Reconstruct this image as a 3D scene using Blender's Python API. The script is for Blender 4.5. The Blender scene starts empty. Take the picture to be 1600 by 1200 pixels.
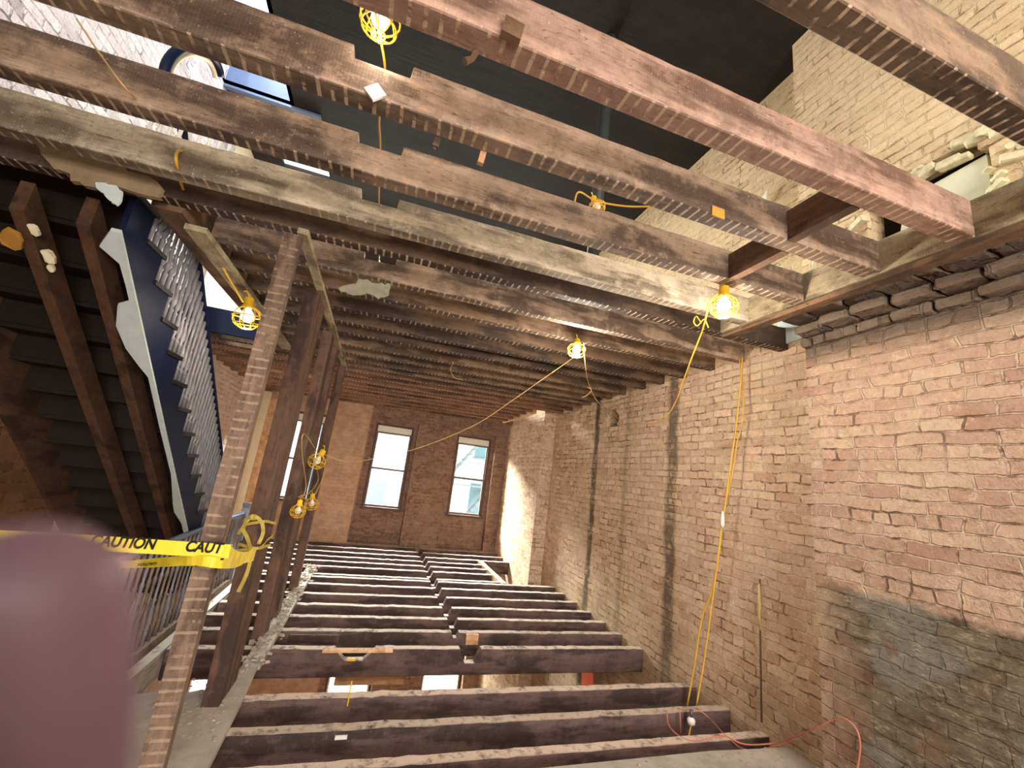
import bpy, bmesh, math, random
from mathutils import Vector, Matrix, noise
# ------------------------------------------------------------------ camera
RM = [[0.94349, -0.3096872, 0.1179853], [0.1794051, 0.1779563, -0.9675461], [0.2786404, 0.9340371, 0.2234594]]
FPX = 641.886
random.seed(7)
sc = bpy.context.scene
col = sc.collection
camd = bpy.data.cameras.new('camera'); cam = bpy.data.objects.new('camera', camd); col.objects.link(cam)
camd.sensor_width = 36; camd.lens = FPX/1600*36; camd.clip_start = 0.005; camd.clip_end = 200
r_, d_, b_ = [Vector(v) for v in RM]
M = Matrix((( r_[0], -d_[0], -b_[0], 0), (r_[1], -d_[1], -b_[1], 0), (r_[2], -d_[2], -b_[2], 0), (0,0,0,1)))
cam.matrix_world = M
camd.dof.use_dof = True; camd.dof.focus_distance = 4.0; camd.dof.aperture_fstop = 4.2
sc.camera = cam
# ------------------------------------------------------------------ light
sc.view_settings.view_transform = 'Standard'; sc.view_settings.look = 'None'
sc.view_settings.gamma = 1; sc.view_settings.use_curve_mapping = False
sc.view_settings.exposure = 0.72
w = bpy.data.worlds.new('daylight'); sc.world = w; w.use_nodes = True
w.node_tree.nodes['Background'].inputs[0].default_value = (0.80, 0.90, 1.0, 1)
w.node_tree.nodes['Background'].inputs[1].default_value = 2.6
def area(name, loc, target, sx, sy, power, color):
    l = bpy.data.lights.new(name, 'AREA'); l.shape = 'RECTANGLE'; l.size = sx; l.size_y = sy
    l.energy = power; l.color = color
    o = bpy.data.objects.new(name, l); col.objects.link(o); o.location = loc
    o.rotation_euler = (Vector(target)-Vector(loc)).to_track_quat('-Z', 'Y').to_euler()
    return o
DAY = (1.0, 0.97, 0.94)
area('added_rear_light', (1.1, -4.1, 0.1), (1.1, 3, -0.1), 3.6, 2.0, 230, DAY)          # both rear panels are added: unseen light before the closed street wall
area('added_rear_light_upper', (1.1, -4.1, 2.9), (1.1, 3, 2.6), 3.2, 1.2, 160, DAY)
area('daylight_back_windows', (0.4, 14.0, 3.3), (0.6, 7.0, -.4), 7, 2.2, 13000, (1, .95, .88))
area('daylight_lower_windows', (1.0, 11.5, -2.2), (1.4, 8.5, -4.2), 5, 1.0, 500, (1, .95, .88))
sun = bpy.data.lights.new('sun', 'SUN'); sun.energy = 3.5; sun.angle = .02; sun.color = (1, .98, .95)
so_ = bpy.data.objects.new('sun', sun); col.objects.link(so_); so_.rotation_euler = Vector((.2, 1, -2.3)).to_track_quat('-Z', 'Y').to_euler()      # open sky over the yard
area('daylight_skylight', (-1.9, 3.7, 4.6), (-1.9, 3.9, 0), 0.6, 2.4, 24, (0.80, 0.88, 1.0))    # skylight over the stairwell

# ------------------------------------------------------------------ pixel -> place helpers (camera at the origin)
def ray(p):
    c = Vector(((p[0]-800)/FPX, (p[1]-600)/FPX, 1.0))
    return Vector([r_[i]*c[0]+d_[i]*c[1]+b_[i]*c[2] for i in range(3)])
def at(px, py, ax, v):
    q = ray((px, py)); return q*(v/q[ax])
def cz(x, y):      # height of the joist undersides: the old ceiling sags a little
    return (1.31 if y < 4.5 else 1.31-(y-4.5)*.095/4.76)+.018*(x-3.07)
X, Y, Z = 0, 1, 2

# ------------------------------------------------------------------ mesh helpers
class MB:
    def __init__(s): s.v = []; s.f = []
    def add(s, vs, fs):
        n = len(s.v); s.v += [Vector(v) for v in vs]; s.f += [tuple(i+n for i in f) for f in fs]; return s
    def box(s, x0, x1, y0, y1, z0, z1, rot=None):
        vs = [Vector((x, y, z)) for x in (x0, x1) for y in (y0, y1) for z in (z0, z1)]
        if rot:
            c = Vector(((x0+x1)/2, (y0+y1)/2, (z0+z1)/2)); m = rot if isinstance(rot, Matrix) else Matrix.Rotation(rot[0], 3, rot[1])
            vs = [m@(v-c)+c for v in vs]
        return s.add(vs, [(0,1,3,2),(4,6,7,5),(0,4,5,1),(2,3,7,6),(0,2,6,4),(1,5,7,3)])
    def prism(s, pts, axis, a0, a1):       # pts: polygon in the two other axes
        o = [i for i in range(3) if i != axis]
        def mk(p, a):
            v = [0, 0, 0]; v[o[0]] = p[0]; v[o[1]] = p[1]; v[axis] = a; return v
        n = len(pts); vs = [mk(p, a0) for p in pts]+[mk(p, a1) for p in pts]
        fs = [tuple(range(n)), tuple(range(2*n-1, n-1, -1))]+[(i, n+i, n+(i+1)%n, (i+1)%n) for i in range(n)]
        return s.add(vs, fs)
    def tube(s, pts, r, n=8, closed=False):
        pts = [Vector(p) for p in pts]; m = len(pts); rs = r if isinstance(r, (list, tuple)) else [r]*m
        t0 = (pts[1]-pts[0]).normalized(); u = t0.orthogonal().normalized(); rings = []; base = len(s.v)
        for i in range(m):
            if closed: t = (pts[(i+1) % m]-pts[i-1]).normalized()
            else: t = (pts[min(i+1, m-1)]-pts[max(i-1, 0)]).normalized()
            u = (u-t*u.dot(t)); u = u.normalized() if u.length > 1e-6 else t.orthogonal().normalized(); w_ = t.cross(u)
            for k in range(n):
                a = 2*math.pi*k/n; s.v.append(pts[i]+(u*math.cos(a)+w_*math.sin(a))*rs[i])
        for i in range(m if closed else m-1):
            j = (i+1) % m
            for k in range(n):
                s.f.append((base+i*n+k, base+i*n+(k+1) % n, base+j*n+(k+1) % n, base+j*n+k))
        if not closed:
            s.f.append(tuple(base+k for k in range(n-1, -1, -1))); s.f.append(tuple(base+(m-1)*n+k for k in range(n)))
        return s
    def lathe(s, prof, o, n=10, ax=Vector((0,0,1))):     # prof: (radius, height) pairs
        o = Vector(o); ax = Vector(ax).normalized()
        return s.tube([o+ax*h for r, h in prof], [max(r, .0004) for r, h in prof], n)
    def build(s, name, mat, parent=None, smooth=False, loc=None, kind=None):
        me = bpy.data.meshes.new(name)
        if loc is None:
            loc = Vector((0,0,0))
            if parent is None:
                lo = Vector([min(v[i] for v in s.v) for i in range(3)]); hi = Vector([max(v[i] for v in s.v) for i in range(3)])
                loc = Vector(((lo[0]+hi[0])/2, (lo[1]+hi[1])/2, lo[2]))
        loc = Vector(loc); off = loc
        if parent is not None:
            off = Vector(parent['_o']) if '_o' in parent else Vector((0,0,0)); loc = Vector((0,0,0))
        me.from_pydata([tuple(v-off) for v in s.v], [], s.f)
        bm = bmesh.new(); bm.from_mesh(me); bmesh.ops.recalc_face_normals(bm, faces=bm.faces); bm.to_mesh(me); bm.free()
        if smooth:
            for p in me.polygons: p.use_smooth = True
        me.materials.append(mat)
        o = bpy.data.objects.new(name, me); col.objects.link(o); o.location = loc
        if parent is not None: o.parent = parent
        o['_o'] = list(off)
        if kind: o['kind'] = kind
        return o
def thing(name, loc, label, cat, group=None):
    o = bpy.data.objects.new(name, None); col.objects.link(o); o.location = loc; o['_o'] = list(loc); o.empty_display_size = .1
    return tag(o, label, cat, group)
def tag(o, label, cat, group=None, kind=None):
    o['label'] = label; o['category'] = cat
    if group: o['group'] = group
    if kind: o['kind'] = kind
    return o
def spline(pts, k=8):
    pts = [Vector(p) for p in pts]; out = []
    P = [pts[0]*2-pts[1]]+pts+[pts[-1]*2-pts[-2]]
    for i in range(1, len(P)-2):
        for j in range(k):
            t = j/k; a, b, c, d = P[i-1:i+3]
            out.append(.5*((2*b)+(c-a)*t+(2*a-5*b+4*c-d)*t*t+(3*b-a-3*c+d)*t**3))
    return out+[pts[-1]]
def nz(x, y=0, z=0): return noise.noise(Vector((x, y, z)))
def smooth(o): 
    for p in o.data.polygons: p.use_smooth = True
    return o

# ------------------------------------------------------------------ materials
class NT:
    def __init__(s, name):
        s.m = bpy.data.materials.new(name); s.m.use_nodes = True; s.t = s.m.node_tree; s.b = s.t.nodes['Principled BSDF']
    def n(s, typ, **kw):
        nd = s.t.nodes.new(typ)
        for k, v in kw.items():
            if k.startswith('i_'):
                key = k[2:]; key = int(key) if key.isdigit() else key
                s.put(nd.inputs[key], v)
            else: setattr(nd, k, v)
        return nd
    def put(s, inp, v):
        if isinstance(v, bpy.types.NodeSocket): s.t.links.new(v, inp)
        else: inp.default_value = v
    def math(s, op, a, b=0.0, c=None, clamp=False):
        nd = s.t.nodes.new('ShaderNodeMath'); nd.operation = op; nd.use_clamp = clamp
        s.put(nd.inputs[0], a); s.put(nd.inputs[1], b)
        if c is not None: s.put(nd.inputs[2], c)
        return nd.outputs[0]
    def mix(s, f, a, b, mode='MIX'):
        nd = s.t.nodes.new('ShaderNodeMix'); nd.data_type = 'RGBA'; nd.blend_type = mode
        s.put(nd.inputs[0], f); s.put(nd.inputs[6], a if not isinstance(a, tuple) else (*a, 1)); s.put(nd.inputs[7], b if not isinstance(b, tuple) else (*b, 1))
        return nd.outputs[2]
    def noise(s, vec, scale, detail=4, rough=.6, off=None):
        if off: vec = s.vadd(vec, off)
        nd = s.n('ShaderNodeTexNoise'); s.put(nd.inputs['Vector'], vec); nd.inputs['Scale'].default_value = scale
        nd.inputs['Detail'].default_value = detail; nd.inputs['Roughness'].default_value = rough
        return nd.outputs['Fac']
    def vadd(s, v, o):
        nd = s.n('ShaderNodeVectorMath', operation='ADD'); s.put(nd.inputs[0], v); s.put(nd.inputs[1], o); return nd.outputs[0]
    def vmul(s, v, o):
        nd = s.n('ShaderNodeVectorMath', operation='MULTIPLY'); s.put(nd.inputs[0], v); s.put(nd.inputs[1], o); return nd.outputs[0]
    def step(s, v, lo, hi):
        nd = s.n('ShaderNodeMapRange'); nd.clamp = True; s.put(nd.inputs[0], v); s.put(nd.inputs[1], lo); s.put(nd.inputs[2], hi); return nd.outputs[0]
    def xyz(s, v):
        nd = s.n('ShaderNodeSeparateXYZ'); s.put(nd.inputs[0], v); return nd.outputs
    def comb(s, x, y, z):
        nd = s.n('ShaderNodeCombineXYZ'); s.put(nd.inputs[0], x); s.put(nd.inputs[1], y); s.put(nd.inputs[2], z); return nd.outputs[0]
    def bump(s, h, strength=.6, dist=.01):
        nd = s.n('ShaderNodeBump'); nd.inputs['Strength'].default_value = strength; nd.inputs['Distance'].default_value = dist
        s.put(nd.inputs['Height'], h); s.put(s.b.inputs['Normal'], nd.outputs[0])
    def done(s, colr, rough=.85, metal=0, spec=.3):
        s.put(s.b.inputs['Base Color'], colr if not isinstance(colr, tuple) else (*colr, 1)); s.put(s.b.inputs['Roughness'], rough)
        s.b.inputs['Metallic'].default_value = metal; s.b.inputs['Specular IOR Level'].default_value = spec
        return s.m

def srgb(r, g, b):
    f = lambda c: (c/255/12.92) if c/255 <= .04045 else ((c/255+.055)/1.055)**2.4
    return (f(r), f(g), f(b))

def wood(name, light, dark, dust=0.0, lath=0.0, axis=0, dustcol=srgb(190, 175, 160), dark_amt=.5, rough=.75, scale=1.0):
    s = NT(name); tc = s.n('ShaderNodeTexCoord'); oi = s.n('ShaderNodeObjectInfo')
    rnd = s.comb(s.math('MULTIPLY', oi.outputs['Random'], 37.0), s.math('MULTIPLY', oi.outputs['Random'], 11.0), s.math('MULTIPLY', oi.outputs['Random'], 23.0))
    co = s.vadd(tc.outputs['Object'], rnd)
    st = [14, 14, 14]; st[axis] = 1.0
    grain = s.noise(s.vmul(co, tuple(st)), 2.2*scale, 6, .65)
    st2 = [6, 6, 6]; st2[axis] = 1.3
    patch = s.noise(s.vmul(co, tuple(st2)), 1.1*scale, 3, .55)
    saw = s.n('ShaderNodeTexWave', wave_type='BANDS', bands_direction='XYZ'[axis]); s.put(saw.inputs[0], co); saw.inputs['Scale'].default_value = 28
    saw.inputs['Distortion'].default_value = 2.5; saw.inputs['Detail'].default_value = 2
    c = s.mix(s.step(grain, .3, .72), tuple(v*.72 for v in light), light)
    c = s.mix(s.math('MULTIPLY', s.step(patch, .60-dark_amt*.26, .67-dark_amt*.24), .85), c, dark)
    c = s.mix(s.math('MULTIPLY', s.step(saw.outputs['Fac'], .55, 1), .04), c, tuple(min(1, v*1.9) for v in light))
    fine = s.noise(s.vmul(co, tuple(v*3 for v in st)), 3.0*scale, 4, .75)
    c = s.mix(s.math('MULTIPLY', s.step(fine, .52, .70), .55), c, tuple(v*.45 for v in light))
    mot = s.noise(co, 6.5, 6, .75); c = s.mix(s.math('MULTIPLY', s.step(mot, .50, .62), .45), c, tuple(v*.8 for v in dark))
    c = s.mix(s.math('MULTIPLY', s.step(mot, .48, .36), .35), c, tuple(min(1, v*1.45) for v in light))
    crk = s.noise(s.vmul(co, tuple(v*1.6 for v in st)), 1.5, 2, .5, (3, 3, 3)); crk = s.step(s.math('ABSOLUTE', s.math('SUBTRACT', crk, .5)), .008, 0.0)
    c = s.mix(s.math('MULTIPLY', crk, .7), c, tuple(v*.35 for v in dark))
    sp = s.noise(co, 95, 2, .5); c = s.mix(s.math('MULTIPLY', s.step(sp, .68, .73), .4), c, tuple(min(1, v*1.9) for v in light))
    geo = s.n('ShaderNodeNewGeometry'); nrm = s.xyz(geo.outputs['True Normal'])
    h = s.math('ADD', grain, s.math('MULTIPLY', sp, .3))
    if lath:
        xx = s.xyz(tc.outputs['Object'])[axis]
        wob = s.math('MULTIPLY', s.noise(tc.outputs['Object'], 9, 2, .5), .02)
        fr = s.math('FRACT', s.math('MULTIPLY', s.math('ADD', xx, wob), 1/.047))
        line = s.math('LESS_THAN', fr, .26)
        keep = s.step(s.noise(co, 14, 3, .6), .42, .55)
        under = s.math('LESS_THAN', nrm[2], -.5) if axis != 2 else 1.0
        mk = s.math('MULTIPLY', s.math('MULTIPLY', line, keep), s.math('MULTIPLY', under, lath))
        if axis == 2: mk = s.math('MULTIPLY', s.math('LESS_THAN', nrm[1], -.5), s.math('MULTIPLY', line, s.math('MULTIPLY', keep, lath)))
        if axis == 0: c = s.mix(s.math('MULTIPLY', under, .5), c, tuple(v*.8 for v in dark))  # shade painted into the colour: joist undersides mixed towards the dark tone
        c = s.mix(mk, c, srgb(190, 164, 136)); h = s.math('ADD', h, s.math('MULTIPLY', mk, 1.2))
    if dust:
        up = s.step(nrm[2], .5, .9); dn = s.step(s.noise(co, 12, 4, .7), .30, .5)
        c = s.mix(s.math('MULTIPLY', s.math('MULTIPLY', up, dn), dust), c, dustcol)
    s.bump(h, .5, .006)
    return s.done(c, rough)

def brick(name, axis, c1, c2, mortar, film, film_amt=.45, zones=None, bump=.9, rough=.9, seed=0, dark_amt=.35, bs=1.0):
    """axis = the axis the wall faces; bricks are laid out in the other horizontal axis and z"""
    s = NT(name); geo = s.n('ShaderNodeNewGeometry'); p = geo.outputs['Position']; px = s.xyz(p); nrm = s.xyz(geo.outputs['True Normal'])
    other = px[1] if axis == 0 else px[0]
    # reveals (faces turned the other way) take the other coordinate so courses wrap the corner
    turned = s.math('GREATER_THAN', s.math('ABSOLUTE', nrm[1] if axis == 0 else nrm[0]), .6)
    mixu = s.math('ADD', s.math('MULTIPLY', s.math('SUBTRACT', 1.0, turned), other), s.math('MULTIPLY', turned, px[0] if axis == 0 else px[1]))
    wob = s.n('ShaderNodeTexNoise'); s.put(wob.inputs['Vector'], p); wob.inputs['Scale'].default_value = 5; wob.inputs['Detail'].default_value = 3
    wo = s.xyz(wob.outputs['Color'])
    wob2 = s.noise(p, 24, 3, .6)
    u = s.math('ADD', mixu, s.math('MULTIPLY', s.math('SUBTRACT', wo[0], .5), .10))
    v = s.math('ADD', px[2], s.math('ADD', s.math('MULTIPLY', s.math('SUBTRACT', wo[1], .5), .045), s.math('MULTIPLY', s.math('SUBTRACT', wob2, .5), .018)))
    bt = s.n('ShaderNodeTexBrick'); s.put(bt.inputs['Vector'], s.comb(u, v, 0.0)); bt.offset = .5; bt.squash = .5; bt.squash_frequency = 5
    bt.inputs['Scale'].default_value = 1; bt.inputs['Brick Width'].default_value = .215*bs; bt.inputs['Row Height'].default_value = .074*bs
    bt.inputs['Mortar Size'].default_value = .007; bt.inputs['Mortar Smooth'].default_value = .5
    bt.inputs['Color1'].default_value = (0,0,0,1); bt.inputs['Color2'].default_value = (1,1,1,1); bt.inputs['Mortar'].default_value = (.5,.5,.5,1)
    fac = bt.outputs['Fac']; tone = bt.outputs['Color']
    off = (seed*3.1, seed*1.7, seed*.9)
    n1 = s.noise(p, 1.3, 5, .6, off); n2 = s.noise(p, 7, 6, .7, off); n3 = s.noise(p, 34, 4, .7, off); n4 = s.noise(p, 3.1, 5, .65, (off[0]+9, 4, 2))
    c = s.mix(tone, c1, c2)
    c = s.mix(s.math('MULTIPLY', s.step(n3, .45, .75), .35), c, tuple(x*.6 for x in c1))
    mkeep = s.math('MULTIPLY', fac, s.step(n2, .42, .56))
    c = s.mix(mkeep, c, mortar)
    c = s.mix(s.math('MULTIPLY', s.math('MULTIPLY', fac, s.math('SUBTRACT', 1.0, s.step(n2, .42, .52))), .85), c, tuple(x*.22 for x in c1))
    c = s.mix(s.math('MULTIPLY', s.step(s.math('ADD', n1, s.math('MULTIPLY', n2, .4)), .62, .82), film_amt), c, film)
    c = s.mix(s.math('MULTIPLY', s.step(n4, .58, .75), dark_amt), c, tuple(x*.35 for x in c1))
    h = s.math('ADD', s.math('MULTIPLY', s.math('SUBTRACT', 1.0, fac), 1.0), s.math('ADD', s.math('MULTIPLY', n2, .9), s.math('MULTIPLY', n3, .45)))
    n5 = s.noise(p, 18, 5, .8, (off[0]+2, 7, 1)); c = s.mix(s.math('MULTIPLY', s.step(n5, .56, .66), .55), c, tuple(min(1, x*1.25) for x in mortar))
    c = s.mix(s.math('MULTIPLY', s.step(n5, .45, .37), .35), c, tuple(x*.5 for x in c1)); h = s.math('ADD', h, s.math('MULTIPLY', n5, .8))
    if zones: c, h = zones(s, px, p, c, h, n1, n2, n3)
    s.bump(h, bump, .016)
    return s.done(c, rough, spec=.2)

def plain(name, c, rough=.8, metal=0, var=.15, bump=.2, scale=12, spec=.3):
    s = NT(name); tc = s.n('ShaderNodeTexCoord'); n = s.noise(tc.outputs['Object'], scale, 5, .65)
    cc = s.mix(s.math('MULTIPLY', n, 1.0), tuple(v*(1-var*2) for v in c), tuple(min(1, v*(1+var)) for v in c))
    if bump: s.bump(n, bump, .005)
    return s.done(cc, rough, metal, spec)
def glow(name, c, st):
    s = NT(name); s.b.inputs['Emission Color'].default_value = (*c, 1); s.b.inputs['Emission Strength'].default_value = st
    return s.done(c, .4)

# walls
def zr(s, px, p, c, h, n1, n2, n3):      # party wall: two black chases, browner towards the floor
    wb = s.math('MULTIPLY', s.math('SUBTRACT', s.noise(p, 3.5, 5, .7), .5), .16)
    for yc, wd, am in ((5.52, .035, .85), (3.83, .05, .75), (4.72, .02, .35)):
        d = s.math('ABSOLUTE', s.math('ADD', s.math('SUBTRACT', px[1], yc), wb))
        k = s.math('MULTIPLY', s.math('SUBTRACT', 1.0, s.step(d, wd, wd+.06)), s.math('MULTIPLY', s.step(n2, .30, .52), am))
        c = s.mix(k, c, srgb(62, 48, 38)); h = s.math('SUBTRACT', h, s.math('MULTIPLY', k, 1.0))
    gz = s.math('ADD', px[2], s.math('MULTIPLY', s.math('SUBTRACT', n1, .5), 1.6))
    k = s.math('MULTIPLY', s.math('SUBTRACT', 1.0, s.step(gz, -1.85, -1.2)), .5)
    c = s.mix(k, c, srgb(120, 100, 78))
    return c, h
def zb(s, px, p, c, h, n1, n2, n3):      # chimney breast: green-black smoke stain low down
    edge = s.math('ADD', s.math('ADD', px[2], s.math('MULTIPLY', s.math('SUBTRACT', n2, .5), .12)), s.math('MULTIPLY', s.math('SUBTRACT', px[1], 1.4), -.02))
    k = s.math('SUBTRACT', 1.0, s.step(edge, -.43, -.385))
    near = s.math('SUBTRACT', 1.0, s.step(s.math('ADD', px[1], s.math('MULTIPLY', n2, .3)), 2.0, 2.35))
    k = s.math('MULTIPLY', s.math('MULTIPLY', k, near), .82)
    stain = s.mix(s.step(n2, .35, .6), srgb(84, 72, 52), srgb(118, 112, 92))
    stain = s.mix(s.math('MULTIPLY', s.step(s.noise(p, 5, 6, .8), .56, .66), .8), stain, srgb(176, 158, 128))
    stain = s.mix(s.math('MULTIPLY', s.step(s.noise(p, 2.2, 3, .6, (5, 5, 5)), .55, .62), .6), stain, srgb(142, 148, 140))
    fl = s.noise(s.comb(px[0], s.math('MULTIPLY', px[1], 9.0), s.math('MULTIPLY', px[2], 26.0)), 1.0, 6, .8)
    stain = s.mix(s.math('MULTIPLY', s.step(fl, .54, .64), .8), stain, srgb(190, 176, 148))
    stain = s.mix(s.math('MULTIPLY', s.step(fl, .46, .38), .8), stain, srgb(46, 40, 30))
    stain = s.mix(s.math('MULTIPLY', s.step(s.noise(p, 2.7, 4, .7, (1, 8, 3)), .52, .6), .55), stain, srgb(128, 84, 62))
    c = s.mix(k, c, stain); h = s.math('ADD', h, s.math('MULTIPLY', s.math('MULTIPLY', fl, k), 2.2))
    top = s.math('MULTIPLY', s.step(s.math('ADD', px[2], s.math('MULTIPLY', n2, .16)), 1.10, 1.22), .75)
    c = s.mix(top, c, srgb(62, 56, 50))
    return c, h
def zback(s, px, p, c, h, n1, n2, n3):   # rear wall: paler, tan part to the left
    k = s.math('SUBTRACT', 1.0, s.step(s.math('ADD', px[0], s.math('MULTIPLY', n3, .04)), -.26, -.22))
    tan = s.mix(s.step(n2, .3, .7), srgb(176, 140, 112), srgb(214, 178, 146))
    c = s.mix(s.math('MULTIPLY', k, .72), c, tan)
    return c, h
M_BR = brick('tan_party_wall_brick', 0, srgb(198, 160, 128), srgb(232, 204, 170), srgb(232, 212, 184), srgb(216, 188, 156), .55, zr, 1.1, dark_amt=.15)
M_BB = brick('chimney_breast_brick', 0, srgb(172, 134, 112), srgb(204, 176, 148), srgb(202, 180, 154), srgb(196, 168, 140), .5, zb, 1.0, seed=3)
M_BK = brick('rear_wall_brick', 1, srgb(118, 92, 78), srgb(148, 116, 98), srgb(160, 134, 116), srgb(142, 116, 98), .5, zback, .7, seed=5)
M_BU = brick('upper_party_wall_brick', 0, srgb(196, 168, 130), srgb(216, 190, 152), srgb(214, 194, 156), srgb(212, 188, 150), .7, None, .8, seed=8, dark_amt=.25)
M_BL = brick('stair_wall_brick', 0, srgb(180, 152, 136), srgb(204, 176, 160), srgb(202, 182, 168), srgb(196, 170, 154), .5, None, .9, seed=11)
M_BP = brick('pier_brick', 0, srgb(190, 154, 122), srgb(226, 200, 170), srgb(230, 212, 186), srgb(222, 198, 168), .35, None, 1.0, seed=14, dark_amt=.5)
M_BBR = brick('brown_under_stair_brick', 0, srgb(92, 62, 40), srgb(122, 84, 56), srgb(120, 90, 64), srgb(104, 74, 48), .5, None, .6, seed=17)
# woods
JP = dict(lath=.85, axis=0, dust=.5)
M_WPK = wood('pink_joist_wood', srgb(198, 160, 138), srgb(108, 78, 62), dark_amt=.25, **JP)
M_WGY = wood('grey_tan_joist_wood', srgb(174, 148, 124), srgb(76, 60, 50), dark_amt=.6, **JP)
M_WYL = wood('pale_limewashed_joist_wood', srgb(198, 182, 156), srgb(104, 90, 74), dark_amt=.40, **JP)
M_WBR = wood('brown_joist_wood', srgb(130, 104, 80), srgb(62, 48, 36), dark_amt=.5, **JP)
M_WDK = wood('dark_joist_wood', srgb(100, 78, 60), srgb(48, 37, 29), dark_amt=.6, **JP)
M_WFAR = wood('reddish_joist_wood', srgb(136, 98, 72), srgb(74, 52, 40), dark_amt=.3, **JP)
M_WHD = wood('header_wood_y', srgb(122, 92, 68), srgb(64, 48, 36), axis=1, dark_amt=.4, dust=.4)
M_WHG = wood('grey_header_wood_y', srgb(176, 160, 128), srgb(96, 78, 58), axis=1, dark_amt=.3, dust=.4)
M_WFL = wood('dusty_floor_joist_wood', srgb(106, 84, 76), srgb(54, 43, 40), dust=.95, axis=0, dark_amt=.45, dustcol=srgb(206, 186, 168))
M_WFG = wood('grey_floor_joist_wood', srgb(110, 88, 80), srgb(50, 40, 37), dust=.95, axis=0, dark_amt=.5, dustcol=srgb(190, 172, 154))
M_WST = wood('stud_wood', srgb(108, 80, 64), srgb(58, 42, 34), axis=2, dark_amt=.35)
M_WSL = wood('lath_marked_stud_wood', srgb(132, 108, 90), srgb(78, 60, 50), axis=2, dark_amt=.3, lath=.4)
M_WLT = wood('fresh_pale_wood', srgb(216, 168, 122), srgb(170, 120, 80), axis=0, dark_amt=.1)
M_WLY = wood('pale_wood_y', srgb(222, 180, 134), srgb(170, 120, 80), axis=1, dark_amt=.1)
M_WGR = wood('whitened_trimmer_wood', srgb(176, 170, 156), srgb(120, 108, 94), axis=1, dark_amt=.25, dust=.8, dustcol=srgb(206, 202, 190))
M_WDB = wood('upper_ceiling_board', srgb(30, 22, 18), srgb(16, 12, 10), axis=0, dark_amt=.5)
M_WCR = wood('stair_carriage_wood', srgb(88, 60, 40), srgb(46, 32, 22), axis=1, dark_amt=.25)
M_DUST = plain('dusty_landing_board', srgb(178, 168, 154), .9, var=.3, bump=.5, scale=7)
M_DEB = plain('plaster_debris', srgb(176, 160, 144), .95, var=.25, bump=.6, scale=30)
M_PLA = plain('white_plaster', srgb(196, 206, 202), .9, var=.12, bump=.3)
M_PLC = plain('cream_plaster', srgb(232, 220, 188), .9, var=.08, bump=.2)
M_NAVY = plain('navy_paint', srgb(14, 24, 52), .6, var=.1, bump=.1, spec=.2)
M_RAIL = plain('blue_grey_handrail_paint', srgb(88, 104, 134), .35, var=.1, bump=.05, spec=.5)
M_BAL = plain('grey_baluster_paint', srgb(134, 132, 136), .30, var=.2, bump=.15, spec=.6, scale=30)
M_BALB = plain('brown_grey_baluster_paint', srgb(128, 112, 100), .4, var=.3, bump=.3, spec=.5, scale=20)
M_RIS = plain('dark_riser_wood', srgb(32, 24, 18), .5, var=.1)
M_YEL = plain('yellow_plastic', srgb(236, 186, 40), .45, var=.06, bump=0)
M_CORD = plain('yellow_cord', srgb(226, 178, 60), .5, var=.1, bump=0)
M_CORDW = plain('pale_tan_cord', srgb(206, 170, 110), .6, var=.1, bump=0)
M_CORDR = plain('dusty_red_cord', srgb(196, 122, 98), .6, var=.15, bump=0)
M_BLK = plain('black_cable', srgb(36, 30, 28), .6, var=.1, bump=0)
M_TAPE = plain('yellow_caution_tape', srgb(240, 214, 60), .4, var=.06, bump=.05, spec=.5)
M_TAPED = plain('dusty_caution_tape', srgb(196, 174, 78), .5, var=.25, bump=.1)
M_INK = plain('black_tape_ink', srgb(18, 16, 12), .5, var=0, bump=0)
M_SOCK = plain('white_plastic', srgb(226, 224, 214), .4, var=.05, bump=0)
M_GREYM = plain('dull_grey_metal', srgb(96, 96, 100), .4, .7, bump=.1)
M_ROD = plain('rusty_conduit', srgb(120, 92, 66), .6, .4, bump=.3)
M_BULB = glow('lit_bulb', (1.0, .93, .78), 5)
M_BULBW = glow('bright_white_bulb', (1.0, .97, .92), 9)
M_BULBD = glow('dim_bulb', (1.0, .90, .66), 2.0)
M_BULBO = plain('unlit_frosted_bulb', srgb(236, 226, 200), .2, var=.02, bump=0)
M_FRW = plain('dark_window_frame', srgb(92, 66, 54), .6, var=.15)
M_SASH = plain('white_sash', srgb(226, 222, 210), .5, var=.05, bump=.05)
M_SASHD = plain('grey_sash', srgb(120, 104, 96), .5, var=.05, bump=.05)
M_ORG = plain('orange_plastic', srgb(255, 96, 34), .5, var=.05, bump=0)
M_FAC = plain('pale_facade_render', srgb(236, 238, 232), .9, var=.04, bump=0, scale=3)
M_FACW = plain('facade_window_glass', srgb(104, 140, 150), .15, var=.15, bump=0, scale=1, spec=.6)
M_IRON = plain('grey_iron_fire_escape', srgb(110, 124, 126), .6, var=.1, bump=0)
M_GRND = plain('yard_paving', srgb(170, 168, 160), .9, var=.2, scale=1)
M_GUT = plain('dark_void_lining', srgb(30, 22, 18), .95, var=.2)
s = NT('window_glass'); tr = s.n('ShaderNodeBsdfTransparent'); gl = s.n('ShaderNodeBsdfGlossy'); gl.inputs['Roughness'].default_value = .02
tr.inputs[0].default_value = (.93, .97, .97, 1); mx = s.n('ShaderNodeMixShader'); mx.inputs[0].default_value = .06
s.t.links.new(tr.outputs[0], mx.inputs[1]); s.t.links.new(gl.outputs[0], mx.inputs[2]); s.t.links.new(mx.outputs[0], s.t.nodes['Material Output'].inputs[0]); M_GLASS = s.m
s = NT('skin'); tc = s.n('ShaderNodeTexCoord'); n_ = s.noise(tc.outputs['Object'], 60, 4, .6)
cc = s.mix(n_, srgb(92, 70, 80), srgb(106, 80, 88)); s.b.inputs['Subsurface Weight'].default_value = .25; s.b.inputs['Subsurface Radius'].default_value = (.004, .0015, .001)
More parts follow.
